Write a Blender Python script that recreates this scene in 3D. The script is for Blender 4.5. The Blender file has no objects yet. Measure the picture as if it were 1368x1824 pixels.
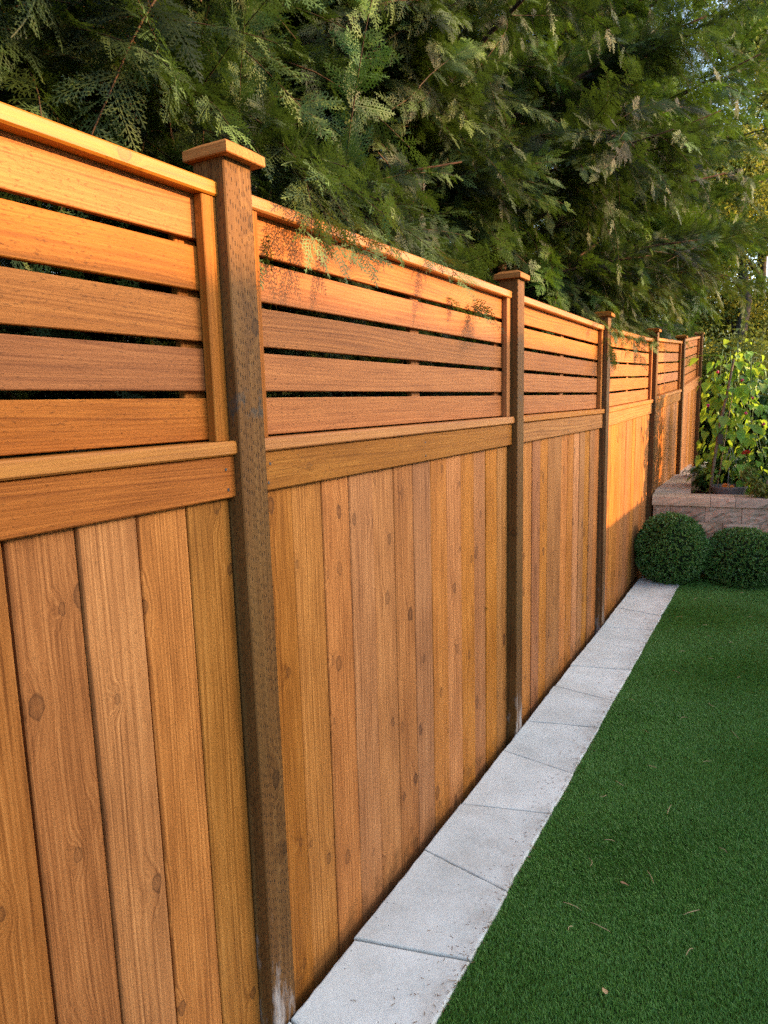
import bpy, bmesh, math, random
import numpy as np
from mathutils import Vector, Matrix, Euler

SC = bpy.context.scene
COL = SC.collection
R = math.radians
rng = np.random.default_rng(7)
random.seed(7)

# ------------------------------------------------------------------ camera
PAN, TILT, ROLL, FPX = 30.087, 8.932, -1.4715, 1230.0
p_, t_, r_ = R(PAN), R(TILT), R(ROLL)
fw = Vector((-math.sin(p_)*math.cos(t_), math.cos(p_)*math.cos(t_), -math.sin(t_)))
rt = Vector((math.cos(p_), math.sin(p_), 0)); up = rt.cross(fw)
rt2 = math.cos(r_)*rt + math.sin(r_)*up; up2 = -math.sin(r_)*rt + math.cos(r_)*up
cd = bpy.data.cameras.new('camera'); cam = bpy.data.objects.new('camera', cd); COL.objects.link(cam)
cd.sensor_fit = 'HORIZONTAL'; cd.sensor_width = 36.0; cd.lens = 36.0*FPX/1368.0
cd.clip_start = 0.02; cd.clip_end = 2000
cam.matrix_world = Matrix(((rt2.x, up2.x, -fw.x, 0), (rt2.y, up2.y, -fw.y, 0), (rt2.z, up2.z, -fw.z, 1.6), (0, 0, 0, 1)))
SC.camera = cam

# ------------------------------------------------------------------ sky and sun
SUN_EL, SUN_AZ = 18.0, 20.0            # azimuth from +X (fence normal) towards +Y
S = Vector((math.cos(R(SUN_EL))*math.cos(R(SUN_AZ)), math.cos(R(SUN_EL))*math.sin(R(SUN_AZ)), math.sin(R(SUN_EL))))
w = bpy.data.worlds.new('World'); SC.world = w; w.use_nodes = True
wn = w.node_tree; wn.nodes.clear()
sky = wn.nodes.new('ShaderNodeTexSky'); sky.sky_type = 'NISHITA'; sky.sun_disc = False
sky.sun_elevation = R(SUN_EL); sky.sun_rotation = math.atan2(S.x, S.y)
sky.air_density = 0.9; sky.dust_density = 2.5; sky.ozone_density = 0.6
bg = wn.nodes.new('ShaderNodeBackground'); bg.inputs['Strength'].default_value = 0.15
wo = wn.nodes.new('ShaderNodeOutputWorld')
wn.links.new(sky.outputs[0], bg.inputs[0]); wn.links.new(bg.outputs[0], wo.inputs[0])
sd = bpy.data.lights.new('sun', 'SUN'); sd.energy = 2.0; sd.angle = R(0.53); sd.color = (1.0, 0.55, 0.19)
so = bpy.data.objects.new('sun', sd); COL.objects.link(so); so.location = (6, 4, 8)
so.rotation_euler = S.to_track_quat('Z', 'Y').to_euler()
vs = SC.view_settings; vs.view_transform = 'Standard'; vs.look = 'None'; vs.gamma = 1.0; vs.exposure = 2.6
vs.use_curve_mapping = False
SC.cycles.max_bounces = 5; SC.cycles.diffuse_bounces = 3; SC.cycles.glossy_bounces = 2; SC.cycles.caustics_reflective = False; SC.cycles.caustics_refractive = False; SC.cycles.transparent_max_bounces = 8
SC.cycles.use_denoising = False; SC.cycles.use_adaptive_sampling = True; SC.cycles.use_light_tree = False

# ------------------------------------------------------------------ node helpers
class NT:
    def __init__(s, name):
        s.m = bpy.data.materials.new(name); s.m.use_nodes = True
        s.t = s.m.node_tree; s.t.nodes.clear()
        s.out = s.n('ShaderNodeOutputMaterial')
    def n(s, typ, **kw):
        x = s.t.nodes.new(typ)
        for k, v in kw.items(): setattr(x, k, v)
        return x
    def put(s, sock, v):
        if isinstance(v, bpy.types.NodeSocket): s.t.links.new(v, sock)
        elif v is not None: sock.default_value = v
    def math(s, op, a, b=None, c=None, clamp=False):
        x = s.n('ShaderNodeMath', operation=op, use_clamp=clamp)
        for i, v in enumerate((a, b, c)):
            if v is not None: s.put(x.inputs[i], v)
        return x.outputs[0]
    def vmath(s, op, a, b):
        x = s.n('ShaderNodeVectorMath', operation=op)
        s.put(x.inputs[0], a); s.put(x.inputs[1], b)
        return x.outputs[0]
    def sep(s, v):
        x = s.n('ShaderNodeSeparateXYZ'); s.put(x.inputs[0], v); return x.outputs
    def comb(s, a, b, c):
        x = s.n('ShaderNodeCombineXYZ')
        for i, v in enumerate((a, b, c)): s.put(x.inputs[i], v)
        return x.outputs[0]
    def noise(s, vec, scale=1.0, detail=3.0, rough=0.5, dims='3D', dist=0.0):
        x = s.n('ShaderNodeTexNoise', noise_dimensions=dims)
        if dims == '1D': s.put(x.inputs['W'], vec)
        else: s.put(x.inputs['Vector'], vec)
        x.inputs['Scale'].default_value = scale; x.inputs['Detail'].default_value = detail
        x.inputs['Roughness'].default_value = rough; x.inputs['Distortion'].default_value = dist
        return x.outputs[0]
    def vor(s, vec, scale=1.0, dims='3D', rand=1.0, feature='F1'):
        x = s.n('ShaderNodeTexVoronoi', voronoi_dimensions=dims, feature=feature)
        s.put(x.inputs['Vector'], vec); x.inputs['Scale'].default_value = scale; x.inputs['Randomness'].default_value = rand
        return x.outputs
    def mapr(s, v, a, b, c=0.0, d=1.0, smooth=False):
        x = s.n('ShaderNodeMapRange'); x.interpolation_type = 'SMOOTHSTEP' if smooth else 'LINEAR'; x.clamp = True
        s.put(x.inputs[0], v)
        for i, k in enumerate((a, b, c, d)): s.put(x.inputs[i+1], k)
        return x.outputs[0]
    def ramp(s, v, stops):
        x = s.n('ShaderNodeValToRGB'); e = x.color_ramp.elements
        while len(e) < len(stops): e.new(0.5)
        for k, (p, c) in enumerate(stops): e[k].position = p; e[k].color = (*c, 1)
        s.put(x.inputs[0], v); return x.outputs[0]
    def mix(s, f, a, b, blend='MIX'):
        x = s.n('ShaderNodeMix', data_type='RGBA', blend_type=blend)
        s.put(x.inputs[0], f)
        for i, v in ((6, a), (7, b)): s.put(x.inputs[i], (*v, 1) if isinstance(v, tuple) and len(v) == 3 else v)
        return x.outputs[2]
    def hsv(s, col, h=0.5, sa=1.0, v=1.0):
        x = s.n('ShaderNodeHueSaturation'); s.put(x.inputs['Color'], col)
        s.put(x.inputs['Hue'], h); s.put(x.inputs['Saturation'], sa); s.put(x.inputs['Value'], v); return x.outputs[0]
    def bump(s, h, strength=0.5, dist=0.01, normal=None):
        x = s.n('ShaderNodeBump'); s.put(x.inputs['Height'], h)
        x.inputs['Strength'].default_value = strength; x.inputs['Distance'].default_value = dist
        if normal is not None: s.put(x.inputs['Normal'], normal)
        return x.outputs[0]
    def bsdf(s, col, rough=0.6, normal=None, spec=0.5):
        x = s.n('ShaderNodeBsdfPrincipled')
        s.put(x.inputs['Base Color'], (*col, 1) if isinstance(col, tuple) and len(col) == 3 else col)
        s.put(x.inputs['Roughness'], rough); x.inputs['Specular IOR Level'].default_value = spec
        if normal is not None: s.put(x.inputs['Normal'], normal)
        return x.outputs[0]
    def done(s, sh):
        s.t.links.new(sh, s.out.inputs[0]); return s.m
    def obj(s): return s.n('ShaderNodeTexCoord').outputs['Object']
    def rand(s): return s.n('ShaderNodeObjectInfo').outputs['Random']

def rnd2(n, r, k):   # another random from the object's random
    return n.math('FRACT', n.math('MULTIPLY', r, k))

# ------------------------------------------------------------------ materials
def wood(name, dark, mid, light, knot_amount=0.5, ring=60.0, saw=0.5, rough=0.62, var=0.25, incised=False, stain=False, spec=0.14, knotcol=(0.10, 0.045, 0.02), figure=9.0, huev=0.003, splash=False):
    n = NT(name); r = n.rand(); P = n.obj()
    off = n.comb(n.math('MULTIPLY', r, 61.0), n.math('MULTIPLY', rnd2(n, r, 17.3), 23.0), n.math('MULTIPLY', rnd2(n, r, 41.7), 11.0))
    Q = n.vmath('ADD', P, off); x, y, z = n.sep(Q)
    # slow wander of the grain
    wv = n.noise(n.comb(n.math('MULTIPLY', x, 0.55), n.math('MULTIPLY', y, 5.0), n.math('MULTIPLY', z, 5.0)), 1.0, 1.5, 0.45)
    if knot_amount > 0:      # knots, one possible in each cell
        kv = n.comb(n.math('MULTIPLY', x, 4.6), n.math('MULTIPLY', n.math('ADD', y, n.math('MULTIPLY', z, 0.6)), 8.0), 0.0)
        warp = n.noise(n.comb(n.math('MULTIPLY', x, 45.0), n.math('MULTIPLY', y, 60.0), z), 1.0, 1.0)
        vo = n.vor(kv, 1.0, '2D', 0.95); d0 = vo['Distance']; kr = n.sep(vo['Color'])
        d = n.math('ADD', d0, n.math('MULTIPLY', n.math('SUBTRACT', warp, 0.5), 0.10))
        on = n.math('LESS_THAN', kr[0], knot_amount)
        size = n.mapr(n.math('POWER', kr[1], 1.6), 0, 1, 0.42, 1.2)
        dn = n.math('DIVIDE', d, size)
        km = n.math('MULTIPLY', on, n.mapr(dn, 0.075, 0.125, 1.0, 0.0, True))
        kring = n.math('MULTIPLY', on, n.mapr(n.math('ABSOLUTE', n.math('SUBTRACT', dn, 0.110)), 0.0, 0.028, 1.0, 0.0, True))
        halo = n.math('MULTIPLY', on, n.mapr(dn, 0.0, 0.55, 1.0, 0.0, True))
    rc = n.math('ADD', n.math('MULTIPLY', n.math('ADD', y, z), ring), n.math('MULTIPLY', wv, figure))
    if knot_amount > 0: rc = n.math('ADD', rc, n.math('MULTIPLY', halo, 2.2))
    line = n.noise(rc, 1.6, 3.0, 0.66, '1D')
    fib = n.noise(n.comb(n.math('MULTIPLY', x, 5.0), n.math('MULTIPLY', y, 170.0), n.math('MULTIPLY', z, 170.0)), 1.0, 2.5, 0.65)
    blot = n.noise(n.comb(n.math('MULTIPLY', x, 3.0), n.math('MULTIPLY', y, 14.0), z), 1.0, 3.0, 0.6)
    v = n.math('ADD', n.math('MULTIPLY', line, 0.46), n.math('ADD', n.math('MULTIPLY', fib, 0.34), n.math('MULTIPLY', blot, 0.30)))
    col = n.ramp(v, [(0.38, dark), (0.55, mid), (0.72, light)])
    # rough-sawn speckle
    sw = n.noise(n.comb(n.math('MULTIPLY', x, 75.0), n.math('MULTIPLY', y, 230.0), n.math('MULTIPLY', z, 230.0)), 1.0, 2.0, 0.7)
    pits = n.mapr(n.math('ADD', sw, n.math('MULTIPLY', n.math('SUBTRACT', blot, 0.5), 0.18)), 0.58, 0.72, 0.0, 1.0)
    col = n.mix(n.math('MULTIPLY', pits, 0.6*saw), col, tuple(c*0.25 for c in dark))
    if knot_amount > 0:
        col = n.mix(n.math('MULTIPLY', halo, 0.16), col, dark)
        col = n.mix(n.math('MULTIPLY', km, n.mapr(kr[2], 0, 1, 0.3, 0.9)), col, n.mix(n.mapr(d0, 0.0, 0.10), tuple(0.6*c+0.4*k for c, k in zip(mid, knotcol)), knotcol))
        col = n.mix(n.math('MULTIPLY', kring, 0.55), col, tuple(c*0.6 for c in knotcol))
    col = n.hsv(col, n.mapr(rnd2(n, r, 7.77), 0, 1, 0.5-huev, 0.5+huev*0.8), n.mapr(rnd2(n, r, 3.31), 0, 1, 0.91, 1.03), n.mapr(rnd2(n, r, 29.1), 0, 1, 1.0-var, 1.0+var*0.8))
    if splash:   # some boards redder heartwood, some greyer tan
        col = n.mix(1.0, col, n.mix(rnd2(n, r, 53.3), (1.02, 0.93, 1.0), (0.99, 1.0, 1.22)), 'MULTIPLY')
    h = n.math('ADD', n.math('MULTIPLY', fib, 0.6), n.math('MULTIPLY', sw, 0.9*saw))
    if incised:
        # rows of small slits left by the treating rollers, staggered
        u = n.math('DIVIDE', n.math('ADD', y, n.math('ADD', n.math('MULTIPLY', z, 1.6), n.math('MULTIPLY', wv, 0.006))), 0.0078); ci = n.math('FLOOR', u); fu = n.math('FRACT', u)
        jit = n.math('FRACT', n.math('MULTIPLY', n.math('SINE', n.math('MULTIPLY', ci, 12.9898)), 437.58))
        vv = n.math('ADD', n.math('DIVIDE', x, 0.026), n.math('MULTIPLY', jit, 1.0)); fv = n.math('FRACT', vv)
        cut = n.math('MULTIPLY', n.mapr(n.math('ABSOLUTE', n.math('SUBTRACT', fu, 0.5)), 0.08, 0.22, 1.0, 0.0), n.mapr(n.math('ABSOLUTE', n.math('SUBTRACT', fv, 0.5)), 0.13, 0.24, 1.0, 0.0))
        cut = n.math('MULTIPLY', cut, n.mapr(n.noise(n.comb(n.math('MULTIPLY', vv, 1.0), ci, 0.0), 1.7, 0.0), 0.36, 0.5))
        col = n.mix(n.math('MULTIPLY', cut, 0.9), col, (0.022, 0.012, 0.006))
        h = n.math('SUBTRACT', h, n.math('MULTIPLY', cut, 1.6))
    if splash:   # soil splashed on the board ends near the ground
        g = n.sep(n.n('ShaderNodeNewGeometry').outputs['Position'])
        sp = n.noise(n.comb(n.math('MULTIPLY', g[1], 14.0), n.math('MULTIPLY', g[2], 16.0), 0.0), 1.0, 4.0, 0.65)
        sl = n.mapr(n.math('SUBTRACT', sp, n.mapr(g[2], -0.05, 0.16, 0.30, 0.75)), 0.0, 0.2)
        col = n.mix(n.math('MULTIPLY', sl, 0.5), col, (0.085, 0.045, 0.018))
    if stain:   # concrete splashes and grey damp near the foot, tool smudge higher up
        g = n.sep(n.n('ShaderNodeNewGeometry').outputs['Position'])
        sn = n.noise(n.comb(n.math('MULTIPLY', g[0], 16.0), n.math('MULTIPLY', g[1], 22.0), n.math('MULTIPLY', g[2], 4.2)), 1.0, 5.0, 0.65)
        lim = n.math('ADD', n.mapr(g[2], 0.02, 0.48, 0.50, 0.74), n.mapr(n.math('MULTIPLY', rnd2(n, r, 5.5), 1.0), 0, 1, -0.015, 0.03))
        sm = n.mapr(n.math('SUBTRACT', sn, lim), -0.03, 0.12)
        col = n.mix(n.math('MULTIPLY', sm, 0.6), col, (0.48, 0.47, 0.46))
        sg = n.noise(n.comb(n.math('MULTIPLY', g[0], 40.0), n.math('MULTIPLY', g[1], 40.0), n.math('MULTIPLY', g[2], 25.0)), 1.0, 3.0, 0.6)
        band = n.mapr(n.math('ABSOLUTE', n.math('SUBTRACT', g[2], 1.60)), 0.015, 0.05, 1.0, 0.0)
        col = n.mix(n.math('MULTIPLY', n.math('MULTIPLY', band, n.mapr(sg, 0.5, 0.62)), 0.6), col, (0.035, 0.045, 0.045))
        grn = n.noise(n.comb(n.math('MULTIPLY', x, 1.7), n.math('MULTIPLY', y, 8.0), z), 1.0, 3.0)
        col = n.mix(n.math('MULTIPLY', n.mapr(grn, 0.48, 0.7), 0.4), col, (0.105, 0.066, 0.022))
    rr = n.math('ADD', rough - 0.08, n.math('MULTIPLY', fib, 0.16))
    return n.done(n.bsdf(col, rr, n.bump(h, 0.55, 0.0014), spec))

M = {}
M['board'] = wood('cedar_board', (0.150, 0.050, 0.0075), (0.345, 0.132, 0.0215), (0.53, 0.230, 0.046), 0.5, 95, 0.45, var=0.2, figure=8, knotcol=(0.060, 0.024, 0.009), huev=0.0035, splash=True)
M['slat'] = wood('cedar_slat', (0.180, 0.053, 0.0080), (0.315, 0.104, 0.0175), (0.42, 0.152, 0.029), 0.03, 85, 1.0, var=0.13, figure=13)
M['rail'] = wood('cedar_rail', (0.19, 0.068, 0.011), (0.33, 0.127, 0.024), (0.45, 0.198, 0.043), 0.07, 75, 1.0, var=0.2, figure=9)
M['smooth'] = wood('planed_cedar', (0.225, 0.073, 0.008), (0.355, 0.126, 0.0135), (0.44, 0.175, 0.022), 0.09, 55, 0.1, rough=0.46, var=0.07, spec=0.3, figure=8, knotcol=(0.10, 0.04, 0.012))
M['batten'] = wood('cedar_batten', (0.17, 0.054, 0.008), (0.29, 0.100, 0.017), (0.38, 0.148, 0.029), 0.0, 90, 0.8, var=0.10, figure=5)
M['post'] = wood('treated_post', (0.064, 0.026, 0.006), (0.126, 0.055, 0.0130), (0.188, 0.092, 0.025), 0.12, 50, 0.5, var=0.08, incised=True, stain=True, figure=5, knotcol=(0.022, 0.011, 0.005))

def mat_concrete():
    n = NT('paver_concrete'); P = n.obj(); r = n.rand()
    g = n.n('ShaderNodeNewGeometry').outputs['Position']
    a = n.noise(g, 5.0, 5, 0.6); b = n.noise(g, 380.0, 2, 0.6); c2 = n.noise(g, 55.0, 3, 0.6)
    v = n.math('ADD', n.math('MULTIPLY', a, 0.55), n.math('ADD', n.math('MULTIPLY', b, 0.25), n.math('MULTIPLY', c2, 0.2)))
    col = n.ramp(v, [(0.33, (0.41, 0.425, 0.39)), (0.5, (0.545, 0.565, 0.525)), (0.68, (0.64, 0.665, 0.62))])
    pv = n.vor(g, 42.0); pm = n.math('MULTIPLY', n.mapr(pv['Distance'], 0.07, 0.13, 1, 0), n.math('GREATER_THAN', n.sep(pv['Color'])[0], 0.62))
    col = n.mix(n.math('MULTIPLY', pm, 0.7), col, (0.12, 0.11, 0.10))
    pv2 = n.vor(g, 130.0); pm2 = n.math('MULTIPLY', n.mapr(pv2['Distance'], 0.1, 0.2, 1, 0), n.math('GREATER_THAN', n.sep(pv2['Color'])[1], 0.8))
    col = n.mix(n.math('MULTIPLY', pm2, 0.5), col, (0.74, 0.73, 0.71))
    pv3 = n.vor(g, 160.0); pm3 = n.math('MULTIPLY', n.mapr(pv3['Distance'], 0.1, 0.2, 1, 0), n.math('GREATER_THAN', n.sep(pv3['Color'])[1], 0.82))
    col = n.mix(n.math('MULTIPLY', pm3, 0.5), col, (0.2, 0.19, 0.175))
    st = n.mapr(n.noise(g, 3.1, 4, 0.6), 0.52, 0.72); col = n.mix(n.math('MULTIPLY', st, 0.38), col, (0.36, 0.32, 0.25))
    gx = n.sep(g)   # warm dirt along the turf side
    edge = n.math('MULTIPLY', n.mapr(gx[0], -0.80, -0.70), n.mapr(n.noise(g, 14.0, 4, 0.65), 0.42, 0.62)); col = n.mix(n.math('MULTIPLY', edge, 0.5), col, (0.27, 0.21, 0.15))
    gm = n.mapr(n.noise(g, 23.0, 3, 0.6), 0.66, 0.74); col = n.mix(n.math('MULTIPLY', gm, 0.2), col, (0.26, 0.42, 0.33))
    col = n.hsv(col, 0.5, 1.0, n.mapr(r, 0, 1, 0.92, 1.06))
    h = n.math('ADD', b, n.math('ADD', n.math('MULTIPLY', c2, 1.2), n.math('MULTIPLY', pm, -2.0)))
    return n.done(n.bsdf(col, 0.88, n.bump(h, 0.5, 0.002), 0.25))
M['paver'] = mat_concrete()

def mat_block(name, lo, hi, bumpd):
    n = NT(name); g = n.n('ShaderNodeNewGeometry').outputs['Position']; r = n.rand()
    a = n.noise(g, 9.0, 5, 0.65); b = n.noise(g, 120.0, 3, 0.7)
    v = n.math('ADD', n.math('MULTIPLY', a, 0.6), n.math('MULTIPLY', b, 0.4))
    col = n.ramp(v, [(0.32, lo), (0.66, hi)])
    col = n.hsv(col, n.mapr(rnd2(n, r, 3.7), 0, 1, 0.492, 0.506), n.mapr(rnd2(n, r, 9.1), 0, 1, .85, 1.1), n.mapr(r, 0, 1, 0.85, 1.12))
    return n.done(n.bsdf(col, 0.9, n.bump(v, 0.8, bumpd), 0.2))
M['block'] = mat_block('split_face_block', (0.26, 0.18, 0.125), (0.58, 0.43, 0.31), 0.006)
M['cap'] = mat_block('capstone', (0.35, 0.25, 0.18), (0.58, 0.44, 0.33), 0.004)

def mat_soil():
    n = NT('dark_soil'); g = n.n('ShaderNodeNewGeometry').outputs['Position']
    a = n.noise(g, 18.0, 6, 0.7); col = n.ramp(a, [(0.3, (0.018, 0.012, 0.008)), (0.7, (0.075, 0.05, 0.033))])
    return n.done(n.bsdf(col, 0.95, n.bump(a, 0.9, 0.03), 0.15))
M['soil'] = mat_soil()

def mat_ground():
    n = NT('earth_ground'); g = n.n('ShaderNodeNewGeometry').outputs['Position']
    a = n.noise(g, 2.5, 6, 0.7); col = n.ramp(a, [(0.35, (0.035, 0.026, 0.016)), (0.52, (0.05, 0.06, 0.022)), (0.7, (0.10, 0.075, 0.045))])
    return n.done(n.bsdf(col, 0.95, n.bump(a, 0.7, 0.05), 0.15))
M['ground'] = mat_ground()

def leafmat(name, c1, c2, trans=0.3, rough=0.5, spec=0.4, hue=0.02, val=0.25, tip=None, tipaxis=None, tcol=None, mid=0.0):
    """foliage: per-instance colour, soft patch noise, light passing through the blade"""
    n = NT(name); r = n.rand(); g = n.n('ShaderNodeNewGeometry').outputs['Position']
    a = n.noise(g, 3.0, 2, 0.5); b = n.noise(g, 60.0, 1, 0.5)
    f = n.math('ADD', n.math('MULTIPLY', r, 0.45), n.math('ADD', n.math('MULTIPLY', n.mapr(a, 0.3, 0.7), 0.35), n.math('MULTIPLY', b, 0.25)))
    if mid: mv = n.mapr(n.noise(g, 11.0, 2, 0.6), 0.35, 0.65); f = n.math('ADD', n.math('MULTIPLY', f, 1-mid), n.math('MULTIPLY', mv, mid))
    col = n.mix(f, c1, c2)
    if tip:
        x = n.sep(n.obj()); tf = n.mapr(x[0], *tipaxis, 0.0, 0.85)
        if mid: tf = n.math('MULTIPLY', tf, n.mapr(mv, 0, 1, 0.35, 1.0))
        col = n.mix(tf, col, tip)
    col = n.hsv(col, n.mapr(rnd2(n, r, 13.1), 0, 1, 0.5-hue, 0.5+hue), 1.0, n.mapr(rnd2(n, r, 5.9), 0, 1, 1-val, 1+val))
    p = n.bsdf(col, rough, None, spec)
    t = n.n('ShaderNodeBsdfTranslucent'); n.put(t.inputs[0], n.mix(0.5, col, tcol or c2))
    mx = n.n('ShaderNodeMixShader'); mx.inputs[0].default_value = trans
    n.t.links.new(p, mx.inputs[1]); n.t.links.new(t.outputs[0], mx.inputs[2])
    return n.done(mx.outputs[0])
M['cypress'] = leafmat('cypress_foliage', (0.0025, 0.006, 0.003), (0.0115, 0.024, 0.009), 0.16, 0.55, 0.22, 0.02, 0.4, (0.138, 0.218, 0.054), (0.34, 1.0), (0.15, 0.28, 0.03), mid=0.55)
M['cypress_fresh_sunlit'] = leafmat('fresh_sunlit_cypress_foliage', (0.004, 0.011, 0.004), (0.020, 0.048, 0.011), 0.2, 0.55, 0.22, 0.02, 0.35, (0.150, 0.275, 0.040), (0.30, 0.95), (0.2, 0.38, 0.03), mid=0.5)  # fresh shoots, and sunlit brightness painted into the farther tree's foliage
M['weathered'] = wood('weathered_stick', (0.06, 0.042, 0.03), (0.19, 0.14, 0.10), (0.32, 0.25, 0.18), 0, 60, 0.9, var=.1, rough=.8)
M['twig'] = wood('twig_bark', (0.02, 0.011, 0.006), (0.055, 0.030, 0.014), (0.09, 0.05, 0.024), 0, 120, 0.5, var=.2)
M['bark'] = wood('reddish_bark', (0.018, 0.009, 0.006), (0.050, 0.024, 0.014), (0.085, 0.043, 0.026), 0, 40, 0.9, var=.1, rough=.85)
M['greybark'] = wood('grey_bark', (0.03, 0.026, 0.022), (0.06, 0.052, 0.045), (0.10, 0.09, 0.08), 0, 30, 0.9, var=.1, rough=.9)
M['turf'] = leafmat('turf_blade', (0.052, 0.138, 0.016), (0.112, 0.245, 0.040), 0.12, 0.5, 0.35, 0.006, 0.05)
M['box'] = leafmat('boxwood_leaf', (0.032, 0.100, 0.020), (0.105, 0.215, 0.042), 0.12, 0.4, 0.5, 0.02, 0.3)
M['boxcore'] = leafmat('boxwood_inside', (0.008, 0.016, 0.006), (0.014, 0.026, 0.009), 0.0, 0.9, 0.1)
M['bean'] = leafmat('bean_leaf', (0.095, 0.25, 0.03), (0.23, 0.43, 0.06), 0.42, 0.45, 0.4, 0.02, 0.25, tcol=(0.5, 0.68, 0.05))
M['beandark'] = leafmat('garden_leaf', (0.025, 0.07, 0.016), (0.07, 0.15, 0.035), 0.25, 0.45, 0.4, 0.02, 0.25)
M['yellowleaf'] = leafmat('yellow_green_leaf', (0.12, 0.15, 0.025), (0.26, 0.27, 0.05), 0.35, 0.5, 0.3, 0.02, 0.25)
M['maple'] = leafmat('woodland_leaf', (0.06, 0.11, 0.022), (0.20, 0.23, 0.045), 0.4, 0.5, 0.3, 0.03, 0.35, tcol=(0.42, 0.42, 0.06))
M['turfbase'] = leafmat('turf_backing', (0.03, 0.065, 0.012), (0.05, 0.09, 0.02), 0.0, 0.9, 0.1)
M['silver'] = leafmat('silver_leaf', (0.34, 0.36, 0.33), (0.52, 0.53, 0.49), 0.2, 0.7, 0.2, 0.01, 0.1)
M['straw'] = leafmat('dry_straw', (0.30, 0.19, 0.09), (0.50, 0.36, 0.2), 0.1, 0.7, 0.2, 0.01, 0.25)
M['litter'] = leafmat('dry_needles', (0.13, 0.065, 0.03), (0.30, 0.17, 0.08), 0.05, 0.8, 0.2, 0.01, 0.3)
M['pink'] = leafmat('pink_petal', (0.62, 0.05, 0.16), (0.75, 0.10, 0.22), 0.3, 0.5, 0.3, .01, .1)
M['red'] = leafmat('red_petal', (0.62, 0.016, 0.02), (0.75, 0.05, 0.05), 0.25, 0.5, 0.3, .01, .1)
M['orange'] = leafmat('orange_petal', (0.75, 0.22, 0.03), (0.85, 0.40, 0.08), 0.3, 0.5, 0.3, .01, .1)

def plain(name, col, rough=0.5, spec=0.5, bscale=60.0, bd=0.002, metal=0.0):
    n = NT(name); g = n.n('ShaderNodeNewGeometry').outputs['Position']
    a = n.noise(g, bscale, 3, 0.6); c = n.mix(n.mapr(a, 0.3, 0.7, 0.0, 0.5), col, tuple(x*0.7 for x in col))
    sh = n.bsdf(c, rough, n.bump(a, 0.3, bd), spec)
    return n.done(sh)
M['pot'] = plain('grey_plastic', (0.12, 0.115, 0.125), 0.45)
M['wire'] = plain('wire_metal', (0.22, 0.22, 0.22), 0.4)
M['black'] = plain('black_plastic', (0.015, 0.016, 0.018), 0.4)
M['siding'] = plain('pale_siding', (0.55, 0.52, 0.46), 0.7, 0.3, 3.0)
M['roof'] = plain('grey_shingle', (0.09, 0.085, 0.085), 0.9, 0.2, 40.0, .01)
M['glass'] = plain('window_glass', (0.03, 0.035, 0.04), 0.08, 0.6)
M['screw'] = plain('screw_head', (0.05, 0.05, 0.05), 0.5)

# ------------------------------------------------------------------ object helpers
def mesh(name, V, F, mats, smooth=False, midx=None):
    me = bpy.data.meshes.new(name); me.from_pydata([tuple(v) for v in V], [], F)
    for m in (mats if isinstance(mats, (list, tuple)) else [mats]): me.materials.append(m)
    if smooth: me.polygons.foreach_set('use_smooth', [True]*len(me.polygons))
    if midx is not None: me.polygons.foreach_set('material_index', midx)
    me.update(); return me
def put(name, me, parent=None, loc=(0, 0, 0), rot=(0, 0, 0), scale=(1, 1, 1)):
    o = bpy.data.objects.new(name, me); COL.objects.link(o)
    o.location = loc; o.rotation_euler = rot; o.scale = scale
    if parent is not None: o.parent = parent
    return o
def tag(o, label=None, cat=None, group=None, kind=None):
    if label: o['label'] = label
    if cat: o['category'] = cat
    if group: o['group'] = group
    if kind: o['kind'] = kind
    return o
def thing(name, label, cat, loc=(0, 0, 0), rz=0.0, group=None):
    return tag(put(name, None, None, loc, (0, 0, rz)), label, cat, group)
def tri_quads(V4):
    """list of quads (n,4,3) -> verts, faces"""
    V4 = np.asarray(V4, float); n = len(V4)
    return V4.reshape(-1, 3), np.arange(n*4).reshape(n, 4).tolist()
def fast_mesh(name, V, F4, mats, midx=None, smooth=False):
    V = np.asarray(V, np.float32); F4 = np.asarray(F4, np.int32); k = F4.shape[1]
    me = bpy.data.meshes.new(name); me.vertices.add(len(V)); me.vertices.foreach_set('co', V.ravel())
    me.loops.add(F4.size); me.loops.foreach_set('vertex_index', F4.ravel())
    me.polygons.add(len(F4)); me.polygons.foreach_set('loop_start', np.arange(0, F4.size, k, dtype=np.int32))
    if midx is not None: me.polygons.foreach_set('material_index', np.asarray(midx, np.int32))
    if smooth: me.polygons.foreach_set('use_smooth', np.ones(len(F4), bool))
    for m in (mats if isinstance(mats, (list, tuple)) else [mats]): me.materials.append(m)
    me.update(calc_edges=True); me.validate(); return me
def chamfer_box(L, Wd, T, c=0.003, ce=0.0015):
    """board along X from 0..L, Y -W/2..W/2, Z 0..T with eased long edges"""
    a, b = Wd/2, T
    prof = [(-a+c, 0), (a-c, 0), (a, c), (a, b-c), (a-c, b), (-a+c, b), (-a, b-c), (-a, c)]
    V = []; F = []
    for x, s in ((0, 0.985), (ce, 1.0), (L-ce, 1.0), (L, 0.985)):
        V += [(x, y*s, (z-b/2)*s+b/2) for y, z in prof]
    for k in range(3):
        for i in range(8):
            j = (i+1) % 8; F.append((k*8+i, k*8+j, k*8+8+j, k*8+8+i))
    F.append(tuple(range(7, -1, -1))); F.append(tuple(range(24, 32)))
    return V, F
def box_vf(x0, x1, y0, y1, z0, z1):
    V = [(x, y, z) for z in (z0, z1) for y in (y0, y1) for x in (x0, x1)]
    F = [(0, 2, 3, 1), (4, 5, 7, 6), (0, 1, 5, 4), (2, 6, 7, 3), (0, 4, 6, 2), (1, 3, 7, 5)]
    return V, F
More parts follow.
